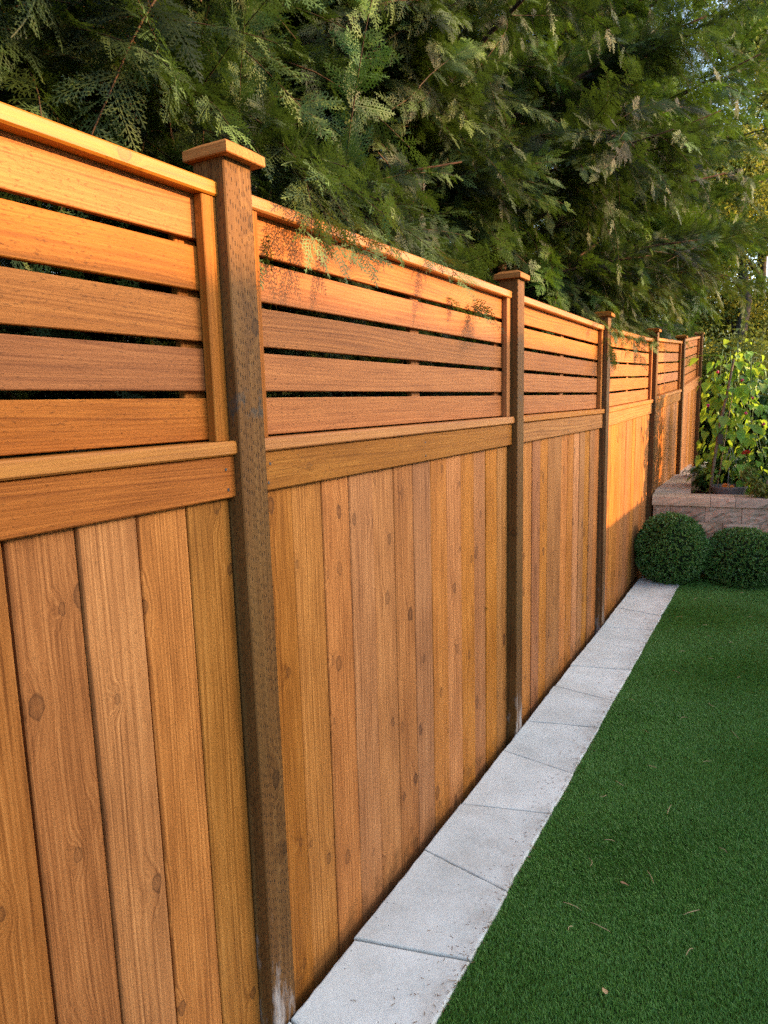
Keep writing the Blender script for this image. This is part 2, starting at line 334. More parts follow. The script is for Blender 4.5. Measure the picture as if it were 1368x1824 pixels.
def tube(path, radii, sides=7):
    V = []; F = []; P = [Vector(p) for p in path]
    for i, p in enumerate(P):
        t = (P[min(i+1, len(P)-1)] - P[max(i-1, 0)]).normalized()
        a = t.cross(Vector((0, 0, 1))) if abs(t.z) < 0.95 else t.cross(Vector((1, 0, 0))); a.normalize(); b = t.cross(a)
        for k in range(sides):
            an = 2*math.pi*k/sides; V.append(p + float(radii[i])*(math.cos(an)*a + math.sin(an)*b))
    for i in range(len(P)-1):
        for k in range(sides):
            j = (k+1) % sides; F.append((i*sides+k, i*sides+j, (i+1)*sides+j, (i+1)*sides+k))
    F.append(tuple(range(sides-1, -1, -1))); F.append(tuple(range((len(P)-1)*sides, len(P)*sides)))
    return V, F
def join_vf(parts):
    V = []; F = []
    for v, f in parts:
        o = len(V); V += list(v); F += [tuple(i+o for i in q) for q in f]
    return V, F

# scatter through geometry nodes: one object whose points carry rotation, scale, variant
GN = {}
def gn_group(variants, key):
    if key in GN: return GN[key]
    g = bpy.data.node_groups.new('scatter_'+key, 'GeometryNodeTree')
    g.interface.new_socket('Geometry', in_out='INPUT', socket_type='NodeSocketGeometry')
    g.interface.new_socket('Geometry', in_out='OUTPUT', socket_type='NodeSocketGeometry')
    N = g.nodes; L = g.links
    gi = N.new('NodeGroupInput'); go = N.new('NodeGroupOutput')
    g2i = N.new('GeometryNodeGeometryToInstance')
    for v in reversed(variants):
        oi = N.new('GeometryNodeObjectInfo'); oi.inputs['Object'].default_value = v; oi.inputs['As Instance'].default_value = False
        L.new(oi.outputs['Geometry'], g2i.inputs[0])
    iop = N.new('GeometryNodeInstanceOnPoints'); iop.inputs['Pick Instance'].default_value = True
    def att(nm, ty):
        a = N.new('GeometryNodeInputNamedAttribute'); a.data_type = ty; a.inputs['Name'].default_value = nm; return a.outputs[0]
    L.new(gi.outputs[0], iop.inputs['Points']); L.new(g2i.outputs[0], iop.inputs['Instance'])
    L.new(att('vid', 'INT'), iop.inputs['Instance Index'])
    er = N.new('FunctionNodeEulerToRotation'); L.new(att('rot', 'FLOAT_VECTOR'), er.inputs[0])
    L.new(er.outputs[0], iop.inputs['Rotation'])
    L.new(att('scl', 'FLOAT'), iop.inputs['Scale'])
    L.new(iop.outputs[0], go.inputs[0])
    GN[key] = g; return g
def scatter(name, pts, rots, scl, vid, group, parent=None):
    me = bpy.data.meshes.new(name); n = len(pts); me.vertices.add(n)
    me.vertices.foreach_set('co', np.asarray(pts, np.float32).ravel())
    a = me.attributes.new('rot', 'FLOAT_VECTOR', 'POINT'); a.data.foreach_set('vector', np.asarray(rots, np.float32).ravel())
    a = me.attributes.new('scl', 'FLOAT', 'POINT'); a.data.foreach_set('value', np.asarray(scl, np.float32))
    a = me.attributes.new('vid', 'INT', 'POINT'); a.data.foreach_set('value', np.asarray(vid, np.int32))
    o = put(name, me, parent); md = o.modifiers.new('scatter', 'NODES'); md.node_group = group
    o['kind'] = 'stuff'; return o
def source(name, me):      # mesh kept as a scatter source only, never placed in the scene
    return bpy.data.objects.new(name, me)
def euler_from(x_axis, up_hint, rollj=0.0):
    x = Vector(x_axis).normalized(); z = Vector(up_hint); z = (z - x*z.dot(x))
    if z.length < 1e-4: z = Vector((1, 0, 0)) - x*x.x
    z.normalize(); y = z.cross(x)
    m = Matrix((x, y, z)).transposed()
    return (m @ Matrix.Rotation(rollj, 3, 'X')).to_euler()

# ------------------------------------------------------------------ ground
V, F = box_vf(-600, 600, -600, 600, -0.5, -0.14)
tag(put('ground', mesh('ground', V, F, M['ground'])), 'bare dark earth under the trees and around the yard', kind='structure')
tag(put('lawn', mesh('lawn', *box_vf(-0.712, 3.5, -1.5, 6.78, -0.10, -0.018), M['turfbase'])), 'flat lawn base under the turf', kind='structure')

# ------------------------------------------------------------------ paver strip
strip = tag(put('paving', None), 'row of pale concrete edging pavers along the fence foot', kind='structure')
inn = [-0.42, -0.08, 0.40, 0.74, 1.24, 1.555, 2.03, 2.36, 2.85, 3.19, 3.67, 4.01, 4.52, 4.84, 5.34, 5.70, 6.20, 6.55]
outr = [-0.50, 0.00, 0.33, 0.83, 1.17, 1.645, 1.965, 2.46, 2.795, 3.28, 3.62, 4.10, 4.45, 4.92, 5.27, 5.79, 6.13, 6.62]
for k in range(len(inn)-1):
    g = 0.0028; dz = rng.uniform(-0.003, 0.002)
    q = [(-1.043+rng.uniform(-.004, .003), inn[k]+g), (-0.706+rng.uniform(-.006, .003), outr[k]+g), (-0.706+rng.uniform(-.006, .003), outr[k+1]-g), (-1.043+rng.uniform(-.004, .003), inn[k+1]-g)]
    cx = sum(a for a, b in q)/4; cy = sum(b for a, b in q)/4
    # outline with slightly chipped edges, then an eased arris
    ol = []
    for e in range(4):
        a, b = np.array(q[e]), np.array(q[(e+1) % 4]); nrm = np.array([b[1]-a[1], a[0]-b[0]]); nrm /= np.linalg.norm(nrm)
        m = 12
        for i in range(m):
            t = i/m; j = 0 if i == 0 else rng.normal(0, 0.0006) - (0.003 if rng.random() < 0.035 else 0)
            ol.append(a+(b-a)*t + nrm*j)
    ol = np.array(ol); n0 = len(ol); Vv = []
    c0 = np.array([cx, cy])
    for zz, ins in ((-0.125, 0.0), (-0.006, 0.0), (-0.0015, 0.0016), (0.0, 0.006)):
        for pt in ol:
            d = c0-pt; L = np.linalg.norm(d); w2 = pt + d/L*ins*(1+rng.uniform(-.4, .6)); Vv.append((w2[0]-cx, w2[1]-cy, zz+dz))
    Ff = [(r*n0+i, r*n0+(i+1) % n0, (r+1)*n0+(i+1) % n0, (r+1)*n0+i) for r in range(3) for i in range(n0)]
    Ff.append(tuple(range(3*n0, 4*n0)))
    put('paver', mesh('paver', Vv, Ff, M['paver']), strip, (cx, cy, 0), (rng.normal(0, .003), rng.normal(0, .003), 0))

# ------------------------------------------------------------------ fence
fence = thing('wooden_fence', 'orange cedar privacy fence with vertical boards and open horizontal slats on top', 'fence', (-1.09, 4.0, 0))
bpy.context.view_layer.update()
FO = Vector((-1.09, 4.0, 0))
MC = {}
def plank(name, mkey, L, Wd, T, start, axis, face, parent=fence, c=0.003, q=0.0005, tilt=(0, 0, 0)):
    """a piece whose length runs along axis and whose outer face looks along face, starting at start (centre of the width, back of thickness)"""
    key = (mkey, round(L, 3), Wd, T)
    if key not in MC: MC[key] = mesh(name, *chamfer_box(L, Wd, T, c), M[mkey])
    x = Vector(axis).normalized(); z = Vector(face); z = (z-x*z.dot(x)).normalized(); y = z.cross(x)
    m = Matrix((x, y, z)).transposed() @ Euler(tilt).to_matrix()
    return put(name, MC[key], parent, Vector(start)-(FO if parent is fence else Vector((0, 0, 0))), m.to_euler())

far = [-0.565, 1.276, 3.13, 4.955, 6.97, 8.98, 10.85]
PW = 0.089
posts = [(f-PW, f) for f in far]
def rake(k, y):    # rise of the ground along the far sections
    if k < 3: return 0.0
    a = {3: (0.0, 0.05), 4: (0.065, 0.155), 5: (0.175, 0.345)}[k]
    t = (y-far[k])/(far[k+1]-far[k]); return a[0]+(a[1]-a[0])*t
ptop = [2.124, 2.124, 2.130, 2.135, 2.185, 2.265, 2.44]
for k, (y0, y1) in enumerate(posts):
    h = ptop[k]
    po = plank('post', 'post', h+0.4, PW, PW, (-1.05-PW, (y0+y1)/2, -0.4), (0, 0, 1), (1, 0, 0), c=0.003, tilt=(0, rng.normal(0, .002), rng.normal(0, .0015)))
    s = 0.0625; s2 = 0.040; e = 0.022
    Vc = []
    for zz, r in ((0, s-.002), (0.002, s), (e-0.002, s), (e, s-0.0015), (e+0.013, s2)): Vc += [(-r, -r, zz), (r, -r, zz), (r, r, zz), (-r, r, zz)]
    Fc = [(3, 2, 1, 0)]+[(r*4+i, r*4+(i+1) % 4, r*4+4+(i+1) % 4, r*4+4+i) for r in range(4) for i in range(4)]+[(16, 17, 18, 19)]
    if 'pc' not in MC: MC['pc'] = mesh('post_cap', Vc, Fc, M['rail'])
    # cap is a sub-part of its post: undo the post's own turn
    ca = put('post_cap', MC['pc'], po); bpy.context.view_layer.update()
    ca.matrix_world = Matrix.Translation((-1.05-PW/2, (y0+y1)/2, h+0.0005)) @ Euler((0, 0, rng.normal(0, .01))).to_matrix().to_4x4()
def screw(x, y, z):
    if 'sc' not in MC: MC['sc'] = mesh('screw', *tube([(0, 0, 0), (0.0012, 0, 0)], [0.0042, 0.0036], 8), M['screw'])
    put('screw', MC['sc'], fence, Vector((x, y, z))-FO)
for k in range(6):
    ya, yb = posts[k][1]+0.0015, posts[k+1][0]-0.0015
    za, zb = rake(k, ya), rake(k, yb); dirv = Vector((0, yb-ya, zb-za)); L = dirv.length
    def hor(name, mk, Wd, T, xback, zc, a=0.0, b=0.0, face=(1, 0, 0), t=0.0, c=0.003):
        d = dirv.normalized(); st = Vector((xback, ya, zc+za)) + d*a
        return plank(name, mk, L-a-b, Wd, T, st, d, face, c=c, tilt=(t, 0, 0))
    # vertical boards
    n = max(1, int(round((yb-ya)/0.1375))); pit = (yb-ya)/n
    for i in range(n):
        yc = ya+(i+0.5)*pit + (rng.normal(0, .0006)); z = rake(k, yc)
        wd = pit-(0.0042 if k == 0 else 0.0022)
        plank('board', 'board', 1.58, round(wd, 4), 0.017, (-1.111+rng.normal(0, .0012), yc, -0.12+z), (0, 0, 1), (1, 0, 0), c=0.0025, tilt=(rng.normal(0, .010), rng.normal(0, .0008), rng.normal(0, .0007)))
    for zz in (0.22, 0.82): hor('back_rail', 'rail', 0.089, 0.038, -1.152, zz)
    hor('back_rail', 'rail', 0.089, 0.038, -1.152, 1.435)
    hor('kickboard', 'rail' if k else 'slat', 0.096, 0.017, -1.0925, 1.4457, 0.0005, 0.0005, t=0.0)
    # sill and top rail lie flat
    hor('sill', 'smooth', 0.089, 0.031, -1.108, 1.4945, 0.0, 0.0, face=(0, 0, 1), c=0.004)
    hor('top_rail', 'smooth', 0.089, 0.031, -1.121, 2.046, 0.0, 0.0, face=(0, 0, 1), c=0.004)
    for i in range(5):
        zc = 2.003 - i*0.1065 - 0.001
        hor('slat', 'slat', 0.0905, 0.017, -1.1255+rng.normal(0, .0006), zc, 0.004+rng.uniform(0, .002), 0.004, t=rng.normal(0, .006), c=0.0018)
    for yy in (ya+0.0225, yb-0.0225):      # stop battens in front of the slats, nailers behind
        zo = rake(k, yy)
        plank('batten', 'batten', 0.518, 0.042, 0.024, (-1.1075, yy, 1.5265+zo), (0, 0, 1), (1, 0, 0), c=0.002)
    for yy in (ya+0.045, (ya+yb)/2+0.03, yb-0.055):
        zo = rake(k, yy)
        plank('nailer', 'batten', 0.518, 0.062, 0.019, (-1.146, yy, 1.5265+zo), (0, 0, 1), (1, 0, 0), c=0.002)
    if k < 3:
        for yy in (ya+0.03, yb-0.03, (ya+yb)/2): screw(-1.0757, yy+rng.normal(0, .006), 1.463); screw(-1.0757, yy+rng.normal(0, .006), 1.417)

# ------------------------------------------------------------------ raised bed
bed = thing('planter_wall', 'raised planting bed walled with tan split-face concrete blocks and smooth capstones', 'planter', (-1.03, 6.86, 0), R(6))
def split_block(L, H, D, seed):
    rs = np.random.default_rng(seed); nx, nz = 9, 6; V = []; F = []
    for j in range(nz+1):
        for i in range(nx+1):
            ed = min(i, nx-i, j, nz-j); d = 0 if ed == 0 else rs.normal(0, .006)-0.010*(1 if ed > 1 else .55)
            V.append((L*i/nx + (rs.normal(0, .003) if 0 < i < nx else 0), 0.008 + d, H*j/nz + (rs.normal(0, .003) if 0 < j < nz else 0)))
    W_ = nx+1
    for j in range(nz):
        for i in range(nx): a = j*W_+i; F += [(a, a+1, a+W_+1), (a, a+W_+1, a+W_)]
    b = len(V); V += [(0, D, 0), (L, D, 0), (L, D, H), (0, D, H)]
    bot = list(range(0, W_)); top = list(range(nz*W_, nz*W_+W_)); lef = [j*W_ for j in range(nz+1)]; rig = [j*W_+nx for j in range(nz+1)]
    F.append(tuple([b, b+1]+bot[::-1])); F.append(tuple(top+[b+2, b+3])); F.append(tuple([b+3, b]+lef)); F.append(tuple(rig[::-1]+[b+1, b+2])); F.append((b+1, b, b+3, b+2))
    return V, F
blk = [mesh('block', *split_block(0.296, 0.148, 0.2, s), M['block']) for s in range(5)]
hblk = mesh('block', *split_block(0.146, 0.148, 0.2, 9), M['block'])
for row in range(4):
    x = 0.0
    if row % 2: put('block', hblk, bed, (0.0, 0, row*0.15-0.01)); x = 0.15
    while x < 2.0: put('block', blk[rng.integers(5)], bed, (x, rng.normal(0, .002), row*0.15-0.01)); x += 0.30
for row in range(4):
    for i in range(11): put('block', blk[rng.integers(5)], bed, (0.002, 0.205+0.3*i+0.298, row*0.15-0.01), (0, 0, -math.pi/2))
def capstone(L, D, H, seed):
    rs = np.random.default_rng(seed); nx, nz = 8, 3; V = []; F = []
    for j in range(nz+1):
        for i in range(nx+1):
            d = 0 if j == nz else rs.normal(0, .003)
            V.append((L*i/nx, d+(0.004 if j == nz else 0), H*j/nz*(1 if j < nz else 1)))
    W_ = nx+1
    for j in range(nz):
        for i in range(nx): a = j*W_+i; F.append((a, a+1, a+W_+1, a+W_))
    b = len(V); V += [(0, D, 0), (L, D, 0), (L, D, H), (0, D, H)]
    bot = list(range(0, W_)); top = list(range(nz*W_, nz*W_+W_)); lef = [j*W_ for j in range(nz+1)]; rig = [j*W_+nx for j in range(nz+1)]
    F.append(tuple([b, b+1]+bot[::-1])); F.append(tuple(top+[b+2, b+3])); F.append(tuple([b+3, b]+lef)); F.append(tuple(rig[::-1]+[b+1, b+2])); F.append((b+1, b, b+3, b+2))
    return V, F
x = 0.0
for i, L in enumerate((0.50, 0.205, 0.42, 0.42, 0.42)):
    put('capstone', mesh('capstone', *capstone(L-0.004, 0.30, 0.078, i), M['cap']), bed, (x-0.01, -0.022, 0.592), (0, 0, rng.normal(0, .004))); x += L
for i in range(7):
    put('capstone', mesh('capstone', *capstone(0.442, 0.33, 0.078, 20+i), M['cap']), bed, (-0.01, 0.282+0.446*i+0.442, 0.592+0.001*(i % 2)), (0, 0, -math.pi/2))
put('soil', mesh('soil', *box_vf(0.2, 2.0, 0.2, 3.4, -0.05, 0.60), M['soil']), bed)

# ------------------------------------------------------------------ out of frame on the sunny side: the house and shed that shade the yard
def house(name, label, x0, x1, y0, y1, eave, slope, oh, ohy, cat='house'):
    t = thing(name, label, cat, (x0, (y0+y1)/2, 0)); o = Vector((x0, (y0+y1)/2, 0))
    def q(nm, V, F, m): return put(nm, mesh(nm, [Vector(v)-o for v in V], F, M[m]), t)
    q('wall', *box_vf(x0, x1, y0, y1, -0.2, eave), 'siding')
    xm = (x0+x1)/2; zr = eave+slope*(xm-x0+oh); a, b, c, d = x0-oh, x1+oh, y0-ohy, y1+ohy; th = 0.14
    V = [(a, c, eave), (a, c, eave+th), (xm, c, zr+th), (b, c, eave+th), (b, c, eave), (a, d, eave), (a, d, eave+th), (xm, d, zr+th), (b, d, eave+th), (b, d, eave)]
    q('roof', V, [(4, 3, 2, 1, 0), (5, 6, 7, 8, 9), (0, 1, 6, 5), (1, 2, 7, 6), (2, 3, 8, 7), (3, 4, 9, 8), (0, 5, 9, 4)], 'roof')
    for j in range(int((y1-y0)//3)):
        yy = y0+1.2+3*j
        wi = q('window', *box_vf(x0-0.05, x0+0.05, yy, yy+1.1, eave-1.9, eave-0.7), 'siding')
        p = put('pane', mesh('pane', *box_vf(-0.004, 0.0, 0.06, 1.04, 0.06, 1.14), M['glass']), wi, (x0-0.052-o.x, yy-o.y, eave-1.9))
    return t
house('house', 'unseen pale two-storey house across from the fence, shading the yard', 8.9, 13.6, -9.0, 8.60, 5.0, 0.28, 0.58, 0.08)
house('unseen_neighbour_house', 'second unseen pale house shading the yard, beyond the gap at its far end', 9.6, 12.6, 12.72, 15.7, 7.03, 0.28, 0.4, 0.08)
house('unseen_garden_shed', 'low unseen pale shed between the two houses, shading the yard', 3.1, 4.8, 6.1, 8.7, 1.92, 0.2, 0.12, 0.1, 'shed')

# ------------------------------------------------------------------ foliage sources
def frame_of(d, nrm):
    d = d/np.linalg.norm(d); nrm = nrm-d*nrm.dot(d); nrm /= np.linalg.norm(nrm); return d, np.cross(nrm, d), nrm
def kite(p, d, s, L, Wd):           # a thin scale-leaf blade from p along d, side s
    return [p, p+d*L*0.4+s*Wd*0.5, p+d*L, p+d*L*0.4-s*Wd*0.5]
def frond(rs, L, Q, p, d, side, nrm, droop=0.35):
    """flat fern-like spray of scale leaves"""
    nb = max(6, int(L/0.0082)); pos = p.copy(); step = L/nb; dirn = d.copy()
    for i in range(nb):
        t = i/nb; dirn = dirn - np.array([0, 0, droop*step*2.2]); dirn /= np.linalg.norm(dirn)
        nxt = pos+dirn*step
        Q.append(kite(pos, dirn, side, step*1.8, 0.0048))
        bl = L*0.40*(1-t)**0.8*(0.55+0.45*min(1, t*5))*rs.uniform(0.75, 1.1)+0.006
        sg = 1 if i % 2 else -1
        bd = dirn*0.70 + side*sg*0.72 + nrm*rs.normal(0, 0.14); bd /= np.linalg.norm(bd)
        bs = np.cross(nrm, bd)
        tipd = bd - np.array([0, 0, 0.22]); tipd /= np.linalg.norm(tipd)
        Q.append(kite(pos, bd, bs, bl, 0.0048))
        m = int(bl/0.0070)
        for j in range(1, m):
            q = pos + bd*bl*(j/m); s2 = 1 if j % 2 else -1
            ld = bd*0.75+bs*s2*0.66; ld /= np.linalg.norm(ld)
            Q.append(kite(q, ld, np.cross(nrm, ld), min(0.016, bl*0.42)*(1.15-0.6*j/m), 0.0043))
        pos = nxt
def make_branch(seed, L=0.85, droop=0.25, nf=17, fl=0.23, upright=False, mk='cypress'):
    rs = np.random.default_rng(seed); Q = []; path = [np.zeros(3)]; d = np.array([1.0, 0, 0.12]); d /= np.linalg.norm(d)
    n = nf*2; pos = np.zeros(3)
    for i in range(n):
        t = i/n; d = d+np.array([0, rs.normal(0, .02), -droop*0.06+rs.normal(0, .015)]); d /= np.linalg.norm(d)
        pos = pos+d*L/n; path.append(pos.copy())
        if t < 0.10: continue
        az = (1 if i % 2 else -1)*rs.uniform(0.55, 1.0)+ (rs.normal(0, .5) if upright else 0); el = rs.normal(0.05, 0.42)
        if upright: el = rs.uniform(-1.2, 1.2)
        fd = d*math.cos(az*1.0)*1.0 + np.array([0, 1, 0])*math.sin(az)*math.cos(el) + np.array([0, 0, 1])*math.sin(el)*0.8
        fd, sd_, nr = frame_of(fd, np.array([rs.normal(0, .55), rs.normal(0, .55), 1.0]))
        frond(rs, fl*(1.05-0.6*t)*rs.uniform(0.65, 1.15), Q, pos.copy(), fd, sd_, nr, rs.uniform(0.5, 2.2)*(1 if not upright else .3))
    fd, sd_, nr = frame_of(d, np.array([0, 0, 1.0])); frond(rs, fl*0.6, Q, pos.copy(), fd, sd_, nr, 0.8)
    V, F = tri_quads(Q); F = np.array(F)
    tv, tf = tube(path[::4]+[path[-1]], list(np.linspace(0.0038, 0.0012, len(path[::4])+1)), 5)
    tf = [q for q in tf if len(q) == 4]
    Vall = np.vstack([V, np.array([list(v) for v in tv])]); Fall = np.vstack([F, np.array(tf)+len(V)])
    mi = np.concatenate([np.zeros(len(F), int), np.ones(len(tf), int)])
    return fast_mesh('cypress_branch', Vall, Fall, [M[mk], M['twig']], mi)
branches = [source('cypress_branch_source', make_branch(s, *a)) for s, a in enumerate([(0.85, 0.3, 15, 0.24), (0.75, 0.8, 14, 0.22), (0.95, 0.5, 16, 0.26), (0.7, 0.1, 13, 0.2), (0.85, 1.1, 15, 0.22), (0.6, 0.6, 12, 0.24)])]
shoot = source('cypress_shoot_source', make_branch(50, 1.25, -0.15, 24, 0.20, True))
G_CYP = gn_group(branches+[shoot], 'cypress')
fresh_sunlit_src = [source('fresh_sunlit_branch_source', make_branch(80+i, *a, mk='cypress_fresh_sunlit')) for i, a in enumerate([(0.85, 0.3, 15, 0.24), (0.75, 0.7, 14, 0.22), (0.95, 0.5, 16, 0.25), (0.7, 0.1, 13, 0.2), (0.85, 0.9, 15, 0.22), (0.6, 0.6, 12, 0.24)])]
fresh_sunlit_src.append(source('fresh_sunlit_shoot_source', make_branch(90, 1.25, -0.15, 26, 0.22, True, 'cypress_fresh_sunlit')))
G_FRESH_SUNLIT = gn_group(fresh_sunlit_src, 'cypress_fresh_sunlit')

def conifer(label, x, y, H, rad, seed, n_limb, clip, extra=(), dens=19.0, boughs=(), bare=(), over=None, fresh=(), grp=None):
    rs = np.random.default_rng(seed)
    t = thing('cypress_tree', label, 'tree', (x, y, -0.06), 0, 'cypress trees behind the fence'); o = np.array([x, y, -0.06])
    lean = rs.normal(0, .03, 2)
    tp = [(lean[0]*z, lean[1]*z, z) for z in np.linspace(0, H*0.93, 12)]
    put('trunk', mesh('trunk', *tube(tp, list(np.linspace(0.14, 0.012, 12)), 10), M['bark'], True), t)
    pts = []; rots = []; scl = []; vid = []
    for i in range(n_limb):
        u = (i+rs.random())/n_limb; z0 = 0.15+u*(H*0.95); a = i*2.39996+rs.normal(0, .35)
        R_ = rad*(0.55+0.45*min(1, (z0+.6)/1.8))*max(0.06, (1-(z0/H)**1.7))*rs.uniform(0.72, 1.08)
        el = R(rs.uniform(22, 52)); d = np.array([math.cos(a)*math.cos(el), math.sin(a)*math.cos(el), math.sin(el)])
        p = np.array([lean[0]*z0, lean[1]*z0, z0]); L = R_/math.cos(el)*0.95; n = 10; path = [p]
        for k in range(n):
            d = d+np.array([0, 0, -0.055]) + rs.normal(0, .05, 3); d /= np.linalg.norm(d); p = p+d*L/n; path.append(p)
        cut = [q for q in path if clip(q+o, 0.0)]
        if len(cut) > 3 and L > 0.5:
            pa = cut if len(cut) == len(path) else path[:max(4, len(cut))]
            put('limb', mesh('limb', *tube(pa, list(np.linspace(0.006+0.010*L/2, 0.003, len(pa))), 6), M['bark'], True), t)
        m = max(6, int(L*dens))
        for j in range(m):
            f = 0.24+0.76*(j+rs.random())/m; q = path[min(n, int(f*n))] + rs.normal(0, .05, 3)
            k = min(n-1, int(f*n)); dl = path[k+1]-path[k]; dl = dl/np.linalg.norm(dl)
            out = dl*0.75 + rs.normal(0, .55, 3)*np.array([1, 1, .55]) + np.array([math.cos(a), math.sin(a), 0])*0.35
            out[2] -= 0.12; out /= np.linalg.norm(out); s = rs.uniform(0.6, 1.05)*(0.75 if f < .5 else 1)
            if not (clip(q+o, 0.12) and clip(q+o+out*0.75*s, 0.0) and clip(q+o+out*0.4*s, 0.05)): continue
            pts.append(q); rots.append(euler_from(out, (rs.normal(.55, .5), rs.normal(0.1, .5), .8))); scl.append(s); vid.append(rs.integers(6))
    for (p0, p1, sag, m) in boughs:      # long boughs reaching out over the fence
        p0 = np.array(p0)-o; p1 = np.array(p1)-o; path = [p0+(p1-p0)*f+np.array([0, 0, sag*4*f*(1-f)]) for f in np.linspace(0, 1, 9)]
        put('limb', mesh('limb', *tube(path, list(np.linspace(.024, .006, 9)), 6), M['bark'], True), t)
        dl = (p1-p0)/np.linalg.norm(p1-p0); sd2 = np.array([-dl[1], dl[0], 0])
        for j in range(m):
            f = 0.3+0.7*(j+.5)/m; q = path[min(8, int(f*8.999))]+rs.normal(0, .04, 3)
            out = dl*rs.uniform(.5, 1.1)+sd2*rs.normal(0, .75)+np.array([0, 0, rs.normal(-.18, .28)]); out /= np.linalg.norm(out); s = rs.uniform(.5, .85)
            e = q+o+out*s*.8
            if e[2] < 1.95 or any((z_[2] < 2.30+(0 if z_[1] < 6.9 else .12 if z_[1] < 8.8 else .32)) and -1.42 < z_[0] < -.93 for z_ in (q+o+out*s*g for g in (.25, .5, .75, .95))): continue
            pts.append(q); rots.append(euler_from(out, (rs.normal(.55, .5), rs.normal(0.1, .5), .8))); scl.append(s); vid.append(rs.integers(6))
    if over:      # short drooping sprays that hang over the top rail
        for j in range(over[2]):
            f = (j+.5)/over[2]; py = over[0]+(over[1]-over[0])*f; q = np.array([-1.52+rs.normal(0, .05), py+.25+rs.normal(0, .06), 2.40+rs.normal(0, .10)])
            tip = np.array([rs.uniform(-1.10, -.86)-.10*f, py+rs.normal(0, .08), rs.uniform(over[3], over[4])]); out = tip-q
            pts.append(q-o); rots.append(euler_from(out, (rs.normal(.55, .5), rs.normal(0.1, .5), .8))); scl.append(np.linalg.norm(out)/.86); vid.append(rs.choice([0, 2, 3]))
    for (pa, rad0) in bare:
        pa = [np.array(q)-o for q in pa]; put('limb', mesh('limb', *tube(pa, list(np.linspace(rad0, rad0*.45, len(pa))), 7), M['bark'], True), t)
    for (px, py, pz, dx, dy, dz, s, v) in extra:
        pts.append(np.array([px, py, pz])-o); rots.append(euler_from((dx, dy, dz), (0.5, -0.3, 1))); scl.append(s); vid.append(v)
    sc_ = scatter('crown', pts, [tuple(e) for e in rots], scl, vid, grp or G_CYP, t)
    if fresh: scatter('young_shoot', [np.array(q[:3])-o for q in fresh], [tuple(euler_from(q[3:6], (0.6, -0.3, .6))) for q in fresh], [q[6] for q in fresh], [q[7] for q in fresh], G_FRESH_SUNLIT, t)
    return t

def clip_left(q, m):      # foliage kept behind the fence near the camera
    lim = -1.24 if q[2] < 2.10 else -1.15
    return q[0] < lim-m and q[2] > 0.1
def clip_over(q, m):      # farther on the boughs reach out over the fence
    over = min(1.0, max(0.0, (q[1]-3.4)/1.6))*min(1.0, max(0.0, (9.5-q[1])/1.5))
    if q[2] < 2.13: lim = -1.24
    else: lim = -1.15+over*min(0.85, (q[2]-2.10)*2.0)
    return q[0] < lim-m and q[2] > 0.1
conifer('dark cypress behind the leftmost slatted panel', -3.2, -0.4, 7.5, 2.1, 1, 80, clip_left)
conifer('dense dark cypress behind the nearest capped post', -3.1, 1.5, 8.2, 2.2, 2, 100, clip_left)
conifer('cypress with an upright young shoot rising above the second slatted panel', -3.0, 3.3, 8.6, 2.2, 3, 105, clip_left,
        [(-1.42, 2.0, 2.42, .55, 0.55, -.32, 0.6, 1), (-1.42, 1.75, 2.30, .5, 0.7, -.25, 0.55, 4), (-1.45, 2.15, 2.25, .45, 0.9, .05, 0.7, 0), (-1.4, 1.5, 2.34, .5, 0.25, -.2, 0.5, 5),
         (-1.50, 1.80, 2.38, .75, -.30, -.20, 0.72, 2), (-1.45, 1.95, 2.34, .8, -.1, -.22, 0.62, 4), (-1.45, 2.15, 2.40, .8, .15, -.30, 0.66, 1), (-1.5, 1.60, 2.45, .8, -.35, -.22, 0.66, 5), (-1.4, 1.85, 2.28, .6, 0.5, -.1, 0.55, 3), (-1.4, 2.3, 2.36, .7, .5, -.25, 0.5, 4)],
        over=(1.47, 2.15, 26, 2.10, 2.30), bare=[([(-2.6, 2.6, 1.6), (-1.95, 3.2, 2.1), (-1.85, 3.9, 2.62), (-1.80, 4.7, 3.2)], .026)],
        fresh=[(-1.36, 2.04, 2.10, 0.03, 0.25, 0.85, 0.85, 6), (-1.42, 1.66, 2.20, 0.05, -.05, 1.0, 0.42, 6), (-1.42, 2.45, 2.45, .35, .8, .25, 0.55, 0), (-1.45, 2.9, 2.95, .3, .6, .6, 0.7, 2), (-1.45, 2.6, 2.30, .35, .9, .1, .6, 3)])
conifer('broad sunlit cypress reaching over the third and fourth panels', -2.8, 5.3, 9.0, 2.7, 4, 120, clip_over, over=(4.55, 6.3, 46, 1.96, 2.22),
        boughs=[((-2.6, 4.6, 2.0), (-.85, 5.2, 2.55), .12, 22), ((-2.6, 5.2, 2.1), (-.62, 5.9, 2.75), .15, 26), ((-2.6, 5.6, 2.6), (-.50, 6.3, 3.3), .1, 26), ((-2.6, 4.4, 2.5), (-1.0, 4.7, 3.2), .1, 22), ((-2.6, 5.0, 3.2), (-.6, 5.5, 4.1), .1, 26), ((-2.5, 4.2, 3.0), (-.95, 3.9, 3.9), .1, 24)],
        bare=[([(-1.9, 4.1, 2.0), (-1.6, 4.75, 2.3), (-1.48, 5.5, 2.62), (-1.4, 6.0, 2.85)], .02)])
